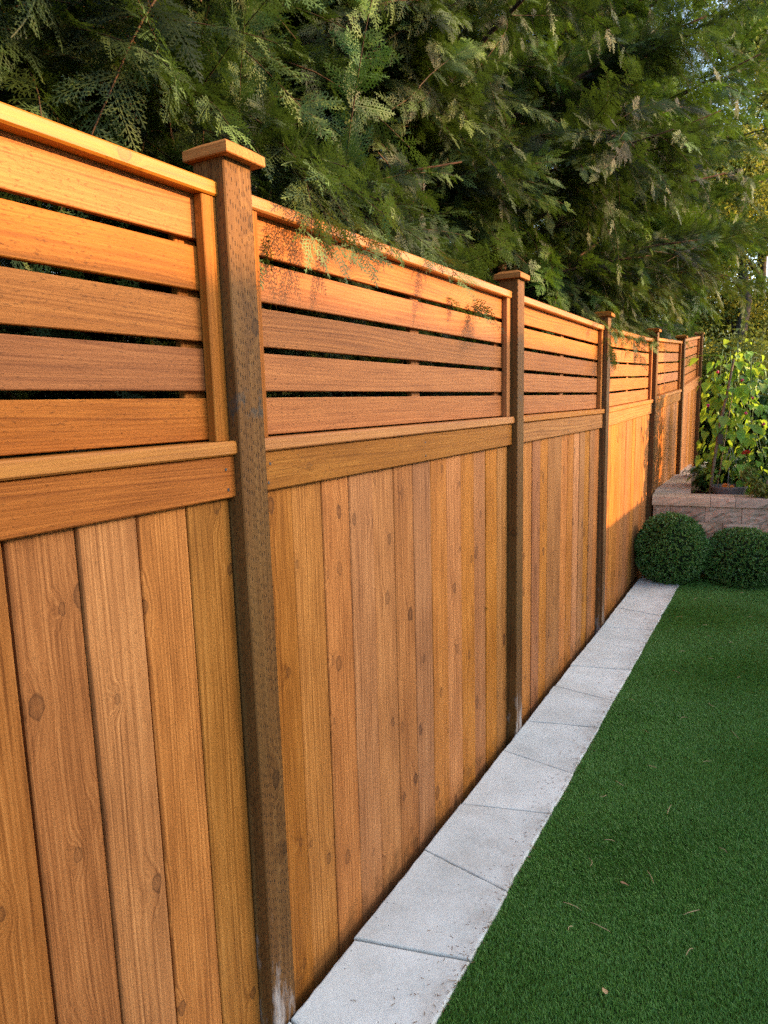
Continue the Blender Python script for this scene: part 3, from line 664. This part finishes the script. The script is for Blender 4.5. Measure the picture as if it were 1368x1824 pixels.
conifer('bright green cypress overhanging the farther fence posts', -2.7, 7.5, 9.0, 2.7, 5, 115, clip_over, grp=G_FRESH_SUNLIT,  # this tree's sunlit brightness is put into its foliage colour
        boughs=[((-2.5, 6.6, 2.1), (-.50, 6.9, 2.62), .15, 26), ((-2.5, 7.2, 2.3), (-.28, 7.4, 2.95), .15, 30), ((-2.5, 7.6, 2.8), (-.30, 7.9, 3.6), .1, 30), ((-2.5, 7.4, 3.6), (-.35, 7.3, 4.5), .1, 30), ((-2.5, 6.8, 4.2), (-.45, 6.6, 5.2), .1, 30), ((-2.4, 8.4, 2.8), (-.6, 9.0, 3.4), .1, 24), ((-2.4, 8.4, 4.0), (-.5, 8.8, 5.0), .1, 26), ((-2.4, 8.0, 3.6), (-.15, 8.6, 4.3), .1, 34), ((-2.4, 8.0, 4.6), (-.15, 8.4, 5.5), .1, 34), ((-2.4, 8.6, 5.4), (-.1, 9.2, 6.4), .1, 34)])
conifer('farthest cypress past the end of the fence', -3.0, 10.2, 9.0, 2.2, 6, 90, clip_over)
for i, yy in enumerate((2.6, 5.6, 8.8)):
    conifer('cypress of the second row, ' + ('nearest, behind the first two panels', 'behind the middle of the fence', 'farthest, behind the last panels')[i], -6.0, yy, 9.5, 2.4, 60+i, 70, clip_left, (), 12.0)

# ------------------------------------------------------------------ woodland leaves
def leaf_quads(rs, c, L, Wd, d, nrm, fold=0.25):
    """a pointed leaf folded along its midrib: two quads"""
    d, s, n = frame_of(d, nrm)
    b, m, t = c, c+d*L*0.45-n*L*0.04, c+d*L-n*L*0.12
    l1 = c+d*L*0.40+s*Wd*0.5+n*Wd*fold; r1 = c+d*L*0.40-s*Wd*0.5+n*Wd*fold
    return [[b, m, t, l1], [b, r1, t, m]]
def leaf_cluster(seed, nleaf, spread, L, mat, flat=0.5, ratio=0.75):
    rs = np.random.default_rng(seed); Q = []
    for i in range(nleaf):
        c = rs.normal(0, spread, 3)*np.array([1, 1, 0.6]); d = rs.normal(0, 1, 3); d[2] = d[2]*0.4-0.35
        Q += leaf_quads(rs, c, L*rs.uniform(.7, 1.2), L*ratio, d, np.array([rs.normal(0, flat), rs.normal(0, flat), 1.0]))
    V, F = tri_quads(Q); return source('leaf_cluster_source', fast_mesh('leaf_cluster', V, F, mat))
G_MAPLE = gn_group([leaf_cluster(s, 30, 0.14, 0.065, M['maple']) for s in range(4)], 'maple')
def broadleaf(label, x, y, H, rad, seed, n, zlow=0.5, mat='greybark'):
    rs = np.random.default_rng(seed); t = thing('woodland_tree', label, 'tree', (x, y, -0.06), 0, 'leafy trees beyond the fence')
    tp = [(rs.normal(0, .05), rs.normal(0, .05), z) for z in np.linspace(0, H*0.8, 8)]
    put('trunk', mesh('trunk', *tube(tp, list(np.linspace(0.17, 0.03, 8)), 9), M[mat], True), t)
    lobes = []
    for i in range(16):
        a = rs.uniform(0, 6.28); z = rs.uniform(zlow, H); r = rad*rs.uniform(.25, .85)*(1-.5*(z/H)**2)
        c = np.array([math.cos(a)*r, math.sin(a)*r, z]); lobes.append((c, rs.uniform(.45, 0.95)))
        st = np.array([0, 0, max(0.4, z-r*.7)]); mid = (st+c)/2+np.array([0, 0, .1])
        put('limb', mesh('limb', *tube([st, mid, c], [0.05, 0.03, 0.01], 6), M[mat], True), t)
    pts = []; rots = []
    for i in range(n):
        c, r = lobes[rs.integers(len(lobes))]; v = rs.normal(0, 1, 3); v /= np.linalg.norm(v); v *= r*rs.uniform(.3, 1)**.5
        p = c+v*np.array([1.2, 1.2, .75])
        if p[2] < max(0.15, zlow-.7): continue
        pts.append(p); rots.append(rs.normal(0, .5, 3)+np.array([0, 0, rs.uniform(0, 6.28)]))
    scatter('crown', pts, rots, rs.uniform(.7, 1.3, len(pts)), rs.integers(0, 4, len(pts)), G_MAPLE, t)
broadleaf('yellow-green leafy tree just past the last fence post', -1.9, 13.2, 5.0, 1.9, 11, 1500)
broadleaf('tall woodland tree with a dark trunk standing behind the bean vine', -0.55, 16.0, 9.0, 2.6, 12, 2200, 1.2)
broadleaf('pale leafy tree farther back at the right edge', 1.4, 15.0, 8.0, 2.4, 13, 1300)
broadleaf('woodland tree between the cypress boughs and the right edge', -3.6, 17.5, 9.0, 2.8, 14, 2200, 0.8)
broadleaf('distant leafy tree deep in the wood', 0.6, 21.0, 11.0, 3.4, 15, 2400, 0.6)
broadleaf('distant leafy tree left of the others in the wood', -5.6, 22.5, 11.0, 3.4, 16, 2200, 0.6)
broadleaf('slender yellow-green tree rising over the end of the fence', -0.75, 13.4, 7.0, 1.7, 18, 1900, 1.0)
broadleaf('low leafy sapling in shade beyond the raised bed', -0.35, 12.0, 2.6, 1.3, 17, 700, 0.4)

broadleaf('added unseen tree whose high crown shades the upper-left foliage', 5.0, 2.3, 9.5, 2.6, 19, 3000, 6.3)  # added out of view to shade the cypresses at upper left

# ------------------------------------------------------------------ clipped box balls
def box_ball(label, x, y, rx, ry, rz_, zc, seed):
    rs = np.random.default_rng(seed); t = thing('boxwood_ball', label, 'shrub', (x, y, 0), 0, 'clipped boxwood balls')
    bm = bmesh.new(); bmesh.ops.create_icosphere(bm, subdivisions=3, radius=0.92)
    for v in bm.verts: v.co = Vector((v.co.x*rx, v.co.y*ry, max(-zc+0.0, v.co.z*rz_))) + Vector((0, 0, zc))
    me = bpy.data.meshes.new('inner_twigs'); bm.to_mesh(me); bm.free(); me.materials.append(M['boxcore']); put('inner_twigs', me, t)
    n = 5200; v = rs.normal(0, 1, (n, 3)); v /= np.linalg.norm(v, axis=1)[:, None]
    lump = 1+0.025*np.sin(v[:, 0]*7+seed)*np.sin(v[:, 1]*6+2*seed)+0.02*np.sin(v[:, 2]*9)
    p = v*np.array([rx, ry, rz_])*(lump*rs.uniform(.93, 1.03, n)*np.where(rs.random(n) < .02, rs.uniform(1.0, 1.07, n), 1.0))[:, None]+np.array([0, 0, zc])
    k = p[:, 2] > -0.02; p = p[k]; v = v[k]
    rots = [tuple(euler_from(Vector(a)+Vector(rs.normal(0, .55, 3)), rs.normal(0, 1, 3))) for a in v]
    scatter('foliage', p, rots, rs.uniform(.75, 1.25, len(p)), rs.integers(0, 3, len(p)), G_BOX, t)
def box_sprig(seed):
    rs = np.random.default_rng(seed); Q = []
    for i in range(9):
        d = np.array([1, rs.normal(0, .8), rs.normal(0, .8)]); Q += leaf_quads(rs, np.array([0.002*i, 0, 0]), rs.uniform(.011, .017), .0085, d, rs.normal(0, 1, 3)+np.array([.6, 0, 0]), .1)
    V, F = tri_quads(Q); return source('box_sprig_source', fast_mesh('box_sprig', V, F, M['box']))
G_BOX = gn_group([box_sprig(s) for s in range(3)], 'box')
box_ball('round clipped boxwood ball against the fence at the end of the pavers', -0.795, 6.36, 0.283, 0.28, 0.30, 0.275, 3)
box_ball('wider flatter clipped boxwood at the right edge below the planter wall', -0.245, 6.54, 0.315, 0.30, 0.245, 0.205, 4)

# ------------------------------------------------------------------ bean vine on its stakes
def heart_leaf(seed, L=0.1):
    rs = np.random.default_rng(seed); pr = [(0, 0.0), (-.07, .16), (-.02, .33), (.14, .42), (.34, .40), (.6, .25), (.82, .10), (1.0, 0.0)]
    fold = rs.uniform(.15, .4); curl = rs.uniform(.15, .45); V = []; F = []
    for k, (x, y) in enumerate(pr): V.append((x*L, 0, -curl*x*x*L*.5))
    mid = [(max(x, 0)*L, 0, -curl*x*x*L*.5) for x, y in pr]; V = list(mid); n = len(pr)
    for sg in (1, -1):
        b = len(V); V += [(x*L, sg*y*L, (fold*y-curl*x*x*.5)*L+rs.normal(0, .006)*L*3) for x, y in pr[1:-1]]
        idx = [0]+list(range(b, b+n-2))+[n-1]
        for k in range(n-1):
            q = [k, k+1, idx[k+1], idx[k]]; q = [a for i, a in enumerate(q) if a not in q[:i]]
            if sg < 0: q = q[::-1]
            if len(q) > 2: F.append(tuple(q))
    return V, F
bl = [mesh('leaf', *heart_leaf(s), M['bean'], True) for s in range(5)]
vine = thing('bean_vine', 'bright green climbing bean vine with heart-shaped leaves rising from the raised bed', 'plant', (-0.35, 7.58, 0.6))
rs = np.random.default_rng(31)
stems = []
for i in range(9):
    a = rs.uniform(0, 6.28); b = np.array([rs.uniform(-.32, .30), rs.uniform(-.2, .30), 0.0]); top = np.array([rs.uniform(-.24, .26), rs.uniform(-.1, .25), rs.uniform(1.25, 1.50)])
    path = [b+(top-b)*t+np.array([.03*math.sin(9*t+a), .03*math.cos(9*t+a), 0]) for t in np.linspace(0, 1, 12)]; stems.append(path)
    put('stem', mesh('stem', *tube(path, [0.005]*12, 5), M['beandark'], True), vine)
for i in range(5):   # tendrils
    b = np.array([-.1+rs.uniform(-.15, .3), rs.uniform(-.1, .2), 1.38]); path = [b]
    d = np.array([-.6+rs.normal(0, .4), rs.normal(0, .3), .35])
    for k in range(9): d = d+np.array([rs.normal(0, .15), rs.normal(0, .15), -.11]); b = b+d*.045; path.append(b)
    put('tendril', mesh('tendril', *tube(path, list(np.linspace(.003, .0015, 10)), 4), M['bean'], True), vine)
for i in range(298):
    st = stems[rs.integers(9)]; f = rs.random()**0.8; q = st[int(f*11)]
    a = rs.uniform(0, 6.28); out = np.array([math.cos(a), math.sin(a)-.35, 0])
    q = q+out*rs.uniform(.04, .20)*(1.15 if f > .45 else .95)+np.array([0, 0, rs.normal(0, .04)])
    q[0] = max(q[0], -0.46+0.05*math.sin(i))
    d = out*.6+np.array([0, 0, -.75+rs.normal(0, .35)]); nrm = out*.55+np.array([0, -.15, .8])+rs.normal(0, .3, 3)
    s = rs.uniform(.6, 1.2)
    put('leaf', bl[rs.integers(5)], vine, q, euler_from(d, nrm), (s, s, s))
Vs = []; Fs = []
for i in range(420):     # the vine runs on to the right along the bed; its leaves there as one mass
    hv, hf = heart_leaf(200+i % 7); a = rs.uniform(0, 6.28); e = euler_from((math.cos(a), math.sin(a), -1), (rs.normal(.5, .4), rs.normal(-.2, .4), .8)).to_matrix()
    p = Vector((rs.uniform(.30, 1.25), rs.normal(-.05, .16), .25+1.15*rs.random())); b = len(Vs); k = rs.uniform(.8, 1.4)
    Vs += [p+e @ (Vector(v)*k) for v in hv]; Fs += [tuple(q+b for q in f) for f in hf]
for i in range(230):     # small crowded leaves along the stems
    hv, hf = heart_leaf(300+i % 7); a = rs.uniform(0, 6.28); e = euler_from((math.cos(a), math.sin(a), -1), (rs.normal(.3, .4), rs.normal(-.4, .4), .8)).to_matrix()
    q = stems[rs.integers(9)][int(rs.random()**.7*11.99)]; p = Vector(q)+Vector((max(-.12, rs.normal(0, .10)), rs.normal(-.02, .08), rs.normal(0, .05))); b = len(Vs); k = rs.uniform(.3, .65)
    Vs += [p+e @ (Vector(v)*k) for v in hv]; Fs += [tuple(q2+b for q2 in f) for f in hf]
o = put('foliage', mesh('foliage', Vs, Fs, M['bean'], True), vine); o['kind'] = 'stuff'
pk = mesh('flower', *join_vf([tube([(0, 0, 0), (.012, 0, .004), (.022, 0, .0)], [.004, .011, .003], 6), tube([(0.004, .004, 0), (.012, .012, .008)], [.006, .004], 5)]), M['pink'], True)
for (x, y, z) in [(-.02, -.25, 1.12), (.08, -.22, .95), (.05, -.3, .82), (.22, -.2, 1.05), (-.22, -.22, 1.2), (.2, -.25, .72), (-.28, -.2, .9), (.28, -.2, 1.22)]:
    put('flower', pk, vine, (x, y, z), (rs.uniform(0, 6), rs.uniform(0, 6), 0), (1.3, 1.3, 1.3))
st = thing('garden_stake', 'leaning weathered wooden stake tied among the bean leaves', 'stake', (-0.60, 7.42, 0.66))
put('pole', mesh('pole', *tube([(0, 0, -.1), (.03, .01, .3), (.07, .0, .7), (.12, .01, 1.0), (.155, .01, 1.27)], [.016, .015, .014, .012, .009], 7), M['weathered'], True), st)
put('tie', mesh('tie', *join_vf([tube([(.060, -.02, .56), (.095, -.02, .60), (.10, -.02, .66), (.075, -.02, .70)], [.007, .007, .007, .006], 6), box_vf(.055, .10, -.03, -.018, .47, .57)]), M['black']), st)
st2 = thing('bamboo_cane', 'thin pale cane leaning beside the wooden stake', 'stake', (-0.54, 7.46, 0.66))
put('cane', mesh('cane', *tube([(0, 0, 0), (.05, .03, .5), (.10, .05, 1.0)], [.005, .005, .004], 6), M['straw'], True), st2)

# ------------------------------------------------------------------ hanging pot resting on the bed
pot = thing('hanging_pot', 'shallow grey plastic hanging basket with wire hangers resting in the bed', 'flower pot', (-0.43, 7.40, 0.60))
def lathe(prof, n=24):
    V = []; F = []
    for r, z in prof: V += [(r*math.cos(2*math.pi*k/n), r*math.sin(2*math.pi*k/n), z) for k in range(n)]
    for i in range(len(prof)-1):
        for k in range(n): j = (k+1) % n; F.append((i*n+k, i*n+j, (i+1)*n+j, (i+1)*n+k))
    F.append(tuple(range(n-1, -1, -1))); F.append(tuple(range((len(prof)-1)*n, len(prof)*n))); return V, F
put('bowl', mesh('bowl', *lathe([(.115, .0), (.125, .01), (.150, .10), (.152, .118), (.143, .118), (.138, .10)]), M['pot'], False), pot)
put('rim', mesh('rim', *lathe([(.150, .112), (.163, .113), (.165, .128), (.156, .132), (.148, .128), (.146, .113)]), M['pot']), pot)
put('soil', mesh('soil', *lathe([(.138, .099), (.10, .108), (.04, .111)]), M['soil'], True), pot)
for k in range(3):
    a = 2.1*k+.5; put('hanger', mesh('hanger', *tube([(.15*math.cos(a), .15*math.sin(a), .125), (.07*math.cos(a)+.0, .07*math.sin(a), .32), (.005*math.cos(a), .005*math.sin(a), .50)], [.0022]*3, 5), M['wire'], True), pot)
def bloom(nm, label, cat, loc, mat, r, layers, rot=(0, 0, 0), stem=None):
    t = thing(nm, label, cat, loc); rs = np.random.default_rng(int(abs(loc[0])*1000)); t.rotation_euler = rot
    for ly in range(layers):
        n = 11-2*ly; Q = []
        for k in range(n):
            a = 6.283*k/n+ly*.3; d = np.array([math.cos(a), math.sin(a), .15+.35*ly])
            Q += leaf_quads(rs, np.array([0, 0, .004*ly]), r*(1-.22*ly), r*.42, d, np.array([0, 0, 1.0]), .1)
        V, F = tri_quads(Q); put('petal_ring', fast_mesh('petal_ring', V, F, M[mat]), t)
    put('flower_centre', mesh('flower_centre', *lathe([(.001, 0), (r*.22, .004), (r*.18, .012), (.002, .016)], 10), M['yellowleaf'], True), t)
    if stem is not None:
        put('stem', mesh('stem', *tube([(0, 0, 0), (stem[0]*.4, stem[1]*.4, stem[2]*.5), stem], [.004]*3, 5), M['beandark'], True), t)
        Q = []
        for k in range(8):
            f = .25+.09*k; Q += leaf_quads(rs, np.array(stem)*f, .09, .035, np.array([math.cos(2.4*k), math.sin(2.4*k), .1]), np.array([0, 0, 1.]), .2)
        V, F = tri_quads(Q); put('leaf', fast_mesh('leaf', V, F, M['beandark']), t)
    return t
bloom('marigold_bloom', 'orange flower head lying in the grey hanging pot', 'flower', (-0.455, 7.33, 0.735), 'orange', .038, 3, (R(35), 0, 0))
bloom('marigold_bloom', 'smaller pale orange petals beside the flower head in the pot', 'flower', (-0.40, 7.34, 0.725), 'orange', .026, 2, (R(60), R(20), 0))
bloom('red_zinnia', 'single red zinnia flower on a stem right of the stake', 'flower', (-0.30, 7.50, 1.04), 'red', .055, 3, (R(12), R(-10), 0), (0.04, .05, -.42))

# ------------------------------------------------------------------ other bed plants
def bushy(nm, label, cat, loc, n, spread, L, mat, seed, ratio=.35, stems_n=9, h=.4, hang=-.2):
    rs = np.random.default_rng(seed); t = thing(nm, label, cat, loc)
    Q = []
    for s in range(stems_n):
        a = rs.uniform(0, 6.28); top = np.array([math.cos(a)*spread[0]*rs.uniform(.3, 1), math.sin(a)*spread[1]*rs.uniform(.3, 1), h*rs.uniform(.6, 1.1)])
        m = np.array([top[0]*.35, top[1]*.35, top[2]*.7]); top[2] += hang*rs.random()
        put('stem', mesh('stem', *tube([(0, 0, 0), m, top], [.006, .005, .003], 5), M['beandark'], True), t)
        for k in range(n//stems_n):
            f = rs.uniform(.25, 1.05); p = m*(1-f)*2*f*0+(m*(1-abs(2*f-1)) + top*f*f*(1) )*1.0
            p = (1-f)**2*0+2*f*(1-f)*m+f*f*top+rs.normal(0, .03, 3)
            d = rs.normal(0, 1, 3); d[2] = d[2]*.4-.5
            Q += leaf_quads(rs, p, L*rs.uniform(.6, 1.25), L*ratio, d, np.array([rs.normal(0, .5), rs.normal(0, .5), 1]), .2)
    V, F = tri_quads(Q); o = put('foliage', fast_mesh('foliage', V, F, M[mat]), t); o['kind'] = 'stuff'
    return t
bushy('leafy_plant', 'yellow-green narrow-leaved plant spilling over the planter wall at the right edge', 'plant', (-0.10, 7.12, 0.62), 420, (.26, .22), .075, 'yellowleaf', 41, .34, 12, .36, -.55)
bushy('leafy_plant', 'dark green broad-leaved plants low in the bed behind the pot', 'plant', (-0.45, 7.85, 0.6), 420, (.42, .3), .11, 'beandark', 42, .6, 12, .42, -.2)
bushy('leafy_plant', 'tall dark shrub filling the bed behind the bean vine', 'plant', (-0.15, 8.6, 0.6), 1500, (.6, .5), .11, 'beandark', 43, .6, 22, 1.25, -.5)
bushy('silver_plant', 'silvery grey leaves sprawling over the capstone beside the fence', 'plant', (-0.83, 8.75, 0.665), 160, (.16, .28), .09, 'silver', 44, .3, 9, .13, -.07)
bushy('leafy_plant', 'low green leaves at the foot of the bean vine near the fence', 'plant', (-0.66, 7.95, 0.63), 240, (.18, .25), .09, 'beandark', 45, .65, 9, .3, -.15)

# ------------------------------------------------------------------ artificial turf
def turf_patch(seed, size=0.2, n=2300):
    rs = np.random.default_rng(seed)
    x = rs.uniform(-size*.53, size*.53, n); y = rs.uniform(-size*.53, size*.53, n)
    a = rs.uniform(0, 6.28, n); h = rs.uniform(.012, .023, n); wd = rs.uniform(.0011, .0018, n); le = rs.uniform(.2, 1.1, n); la = rs.normal(0.6, 1.3, n)
    s = np.stack([np.cos(a), np.sin(a), 0*a], 1)*wd[:, None]; l = np.stack([np.cos(la), np.sin(la), 0*a], 1)*(h*le)[:, None]
    b = np.stack([x, y, 0*x], 1); z = np.zeros((n, 3)); z[:, 2] = h
    m = b+l*.3+z*.6; t = b+l+z*.95
    V = np.stack([b-s, b+s, m+s*.9, m-s*.9, t+s*.25, t-s*.25], 1).reshape(-1, 3)
    base = np.arange(n)[:, None]*6; F = np.concatenate([base+np.array([0, 1, 2, 3]), base+np.array([3, 2, 4, 5])])
    return source('turf_patch_source', fast_mesh('turf_patch', V, F, M['turf']))
G_TURF = gn_group([turf_patch(s) for s in range(4)], 'turf')
def turf_field(x0, x1, y0, y1, dens, seed):
    """every blade of the strip beside the pavers, thinner with distance"""
    rs = np.random.default_rng(seed); n = int((x1-x0)*(y1-y0)*dens)
    x = rs.uniform(x0, x1, n); y = rs.uniform(y0, y1, n)
    lay = 1.6+1.3*np.sin(2.3*x+1.1*y)+.9*np.sin(5.1*y-3.0*x+1)+rs.normal(0, 1.0, n)
    tuft = .5+.5*np.sin(31*x+17*np.sin(4*y))*np.sin(27*y+11*np.sin(5*x))
    h = rs.uniform(.009, .0165, n)*(.88+.24*tuft); wd = rs.uniform(.0010, .0015, n)*(1+.10*np.maximum(0, y-2.5)); le = rs.uniform(.1, .8, n)
    a = rs.uniform(0, 6.28, n); sv = np.stack([np.cos(a), np.sin(a), 0*a], 1)*wd[:, None]; l = np.stack([np.cos(lay), np.sin(lay), 0*a], 1)*(h*le)[:, None]
    b_ = np.stack([x, y, 0*x-.0175], 1); z = np.zeros((n, 3)); z[:, 2] = h
    m = b_+l*.3+z*.6; t = b_+l+z*.95
    V = np.stack([b_-sv, b_+sv, m+sv*.9, m-sv*.9, t+sv*.25, t-sv*.25], 1).reshape(-1, 3)
    base = np.arange(n)[:, None]*6; return V, np.concatenate([base+np.array([0, 1, 2, 3]), base+np.array([3, 2, 4, 5])])
VV = []; FF = []; nv = 0
for (y0, y1, dn) in ((1.1, 2.2, 85000), (2.2, 3.4, 65000), (3.4, 4.8, 48000), (4.8, 6.68, 32000)):
    v, f = turf_field(-.7105, .10, y0, y1, dn, int(y0*10)); VV.append(v); FF.append(f+nv); nv += len(v)
tag(put('turf', fast_mesh('turf', np.vstack(VV), np.vstack(FF), M['turf'])), 'deep green artificial turf beside the pavers', kind='stuff')
pts = []; rots = []
for i in range(12):
    for j in range(40):
        x = -0.612+0.19*i; y = -0.4+0.19*j
        if y > 6.6 or (x < 0.19 and y > 0.98): continue
        pts.append((x, y, -0.021)); rots.append((0, 0, rng.choice([0, math.pi/2, math.pi, -math.pi/2])))
o = scatter('turf', pts, rots, rng.uniform(.97, 1.08, len(pts)), rng.integers(0, 4, len(pts)), G_TURF)
tag(o, 'deep green artificial turf in the rest of the yard', kind='stuff')

# ------------------------------------------------------------------ litter
def straw(L, bend, seed):
    rs = np.random.default_rng(seed); return tube([(0, 0, 0), (L*.35, bend*L*.6, .003), (L*.7, bend*L*.7, .004), (L, 0, .001)], [.0009, .0013, .0012, .0006], 4)
sm = [mesh('fallen_twig', *straw(L, b, i), M['straw']) for i, (L, b) in enumerate([(.035, .1), (.05, .25), (.03, -.2), (.06, .05), (.04, .4)])]
tw = [(-.52, 2.28), (-.50, 2.40), (-.36, 2.33), (-.55, 2.62), (-.45, 2.75), (-.30, 2.6), (-.42, 2.98), (-.2, 3.1), (-.5, 3.3), (-.33, 3.5), (-.12, 2.5), (-.18, 2.1), (-.55, 1.95), (-.48, 1.85), (-.25, 3.8), (-.45, 4.1), (-.3, 4.4), (-.5, 4.6), (-.2, 4.9), (-.4, 5.2), (-.3, 5.6), (-.5, 5.7), (-.15, 5.5), (-.38, 1.95), (-.08, 3.4), (-.6, 3.7), (-.22, 1.95), (-.35, 4.9), (-.15, 4.2), (-.55, 5.3), (-.42, 5.9), (-.25, 6.1)]
for x, y in tw:
    tag(put('fallen_twig', sm[rng.integers(5)], None, (x+rng.normal(0, .03), y+rng.normal(0, .05), 0.006), (rng.normal(0, .15), rng.normal(0, .1), rng.uniform(0, 6.28))), 'tiny dry straw-coloured twig lying on the green turf', 'twig', 'dry twigs scattered on the turf')
Vl, Fl = heart_leaf(77, .034)
lf = put('fallen_leaf', mesh('fallen_leaf', [(a, b*.55, c+.002) for a, b, c in Vl], Fl, M['straw'], True), None, (-0.335, 1.70, 0.008), (0.3, 0.2, 1.9))
tag(lf, 'small pale dry leaf lying alone on the nearest turf', 'leaf')
lf = put('fallen_leaf', mesh('fallen_leaf', [(a, b*.4, c+.002) for a, b, c in heart_leaf(78, .03)[0]], heart_leaf(78, .03)[1], M['litter'], True), None, (-0.385, 2.17, 0.007), (0.1, 0.2, .4))
tag(lf, 'small brown curled leaf lying mid-lawn on the turf', 'leaf')
Q = []
for i in range(900):     # needles along the joint between turf and pavers and strewn on the pavers
    y = rng.uniform(.9, 6.3); x = -0.708+rng.normal(0, .008) if rng.random() < .6 else -0.715-abs(rng.normal(0, .06))
    a = rng.uniform(0, 6.28); L = rng.uniform(.004, .014); d = np.array([math.cos(a), math.sin(a), rng.uniform(0, .15)]); s = np.array([-d[1], d[0], 0])*.0009
    p = np.array([x, y, .0015]); Q.append([p-s, p+s, p+d*L+s, p+d*L-s])
V, F = tri_quads(Q); tag(put('needle_litter', fast_mesh('needle_litter', V, F, M['litter'])), 'brown dry needles along the paver edge', kind='stuff')
# ivory plant label or grit is not built; soil strip between fence and pavers
tag(put('soil_strip', mesh('soil_strip', *box_vf(-1.30, -1.02, -1.0, 6.9, -0.3, -0.118), M['soil'])), 'dark soil strip under the fence', kind='structure')
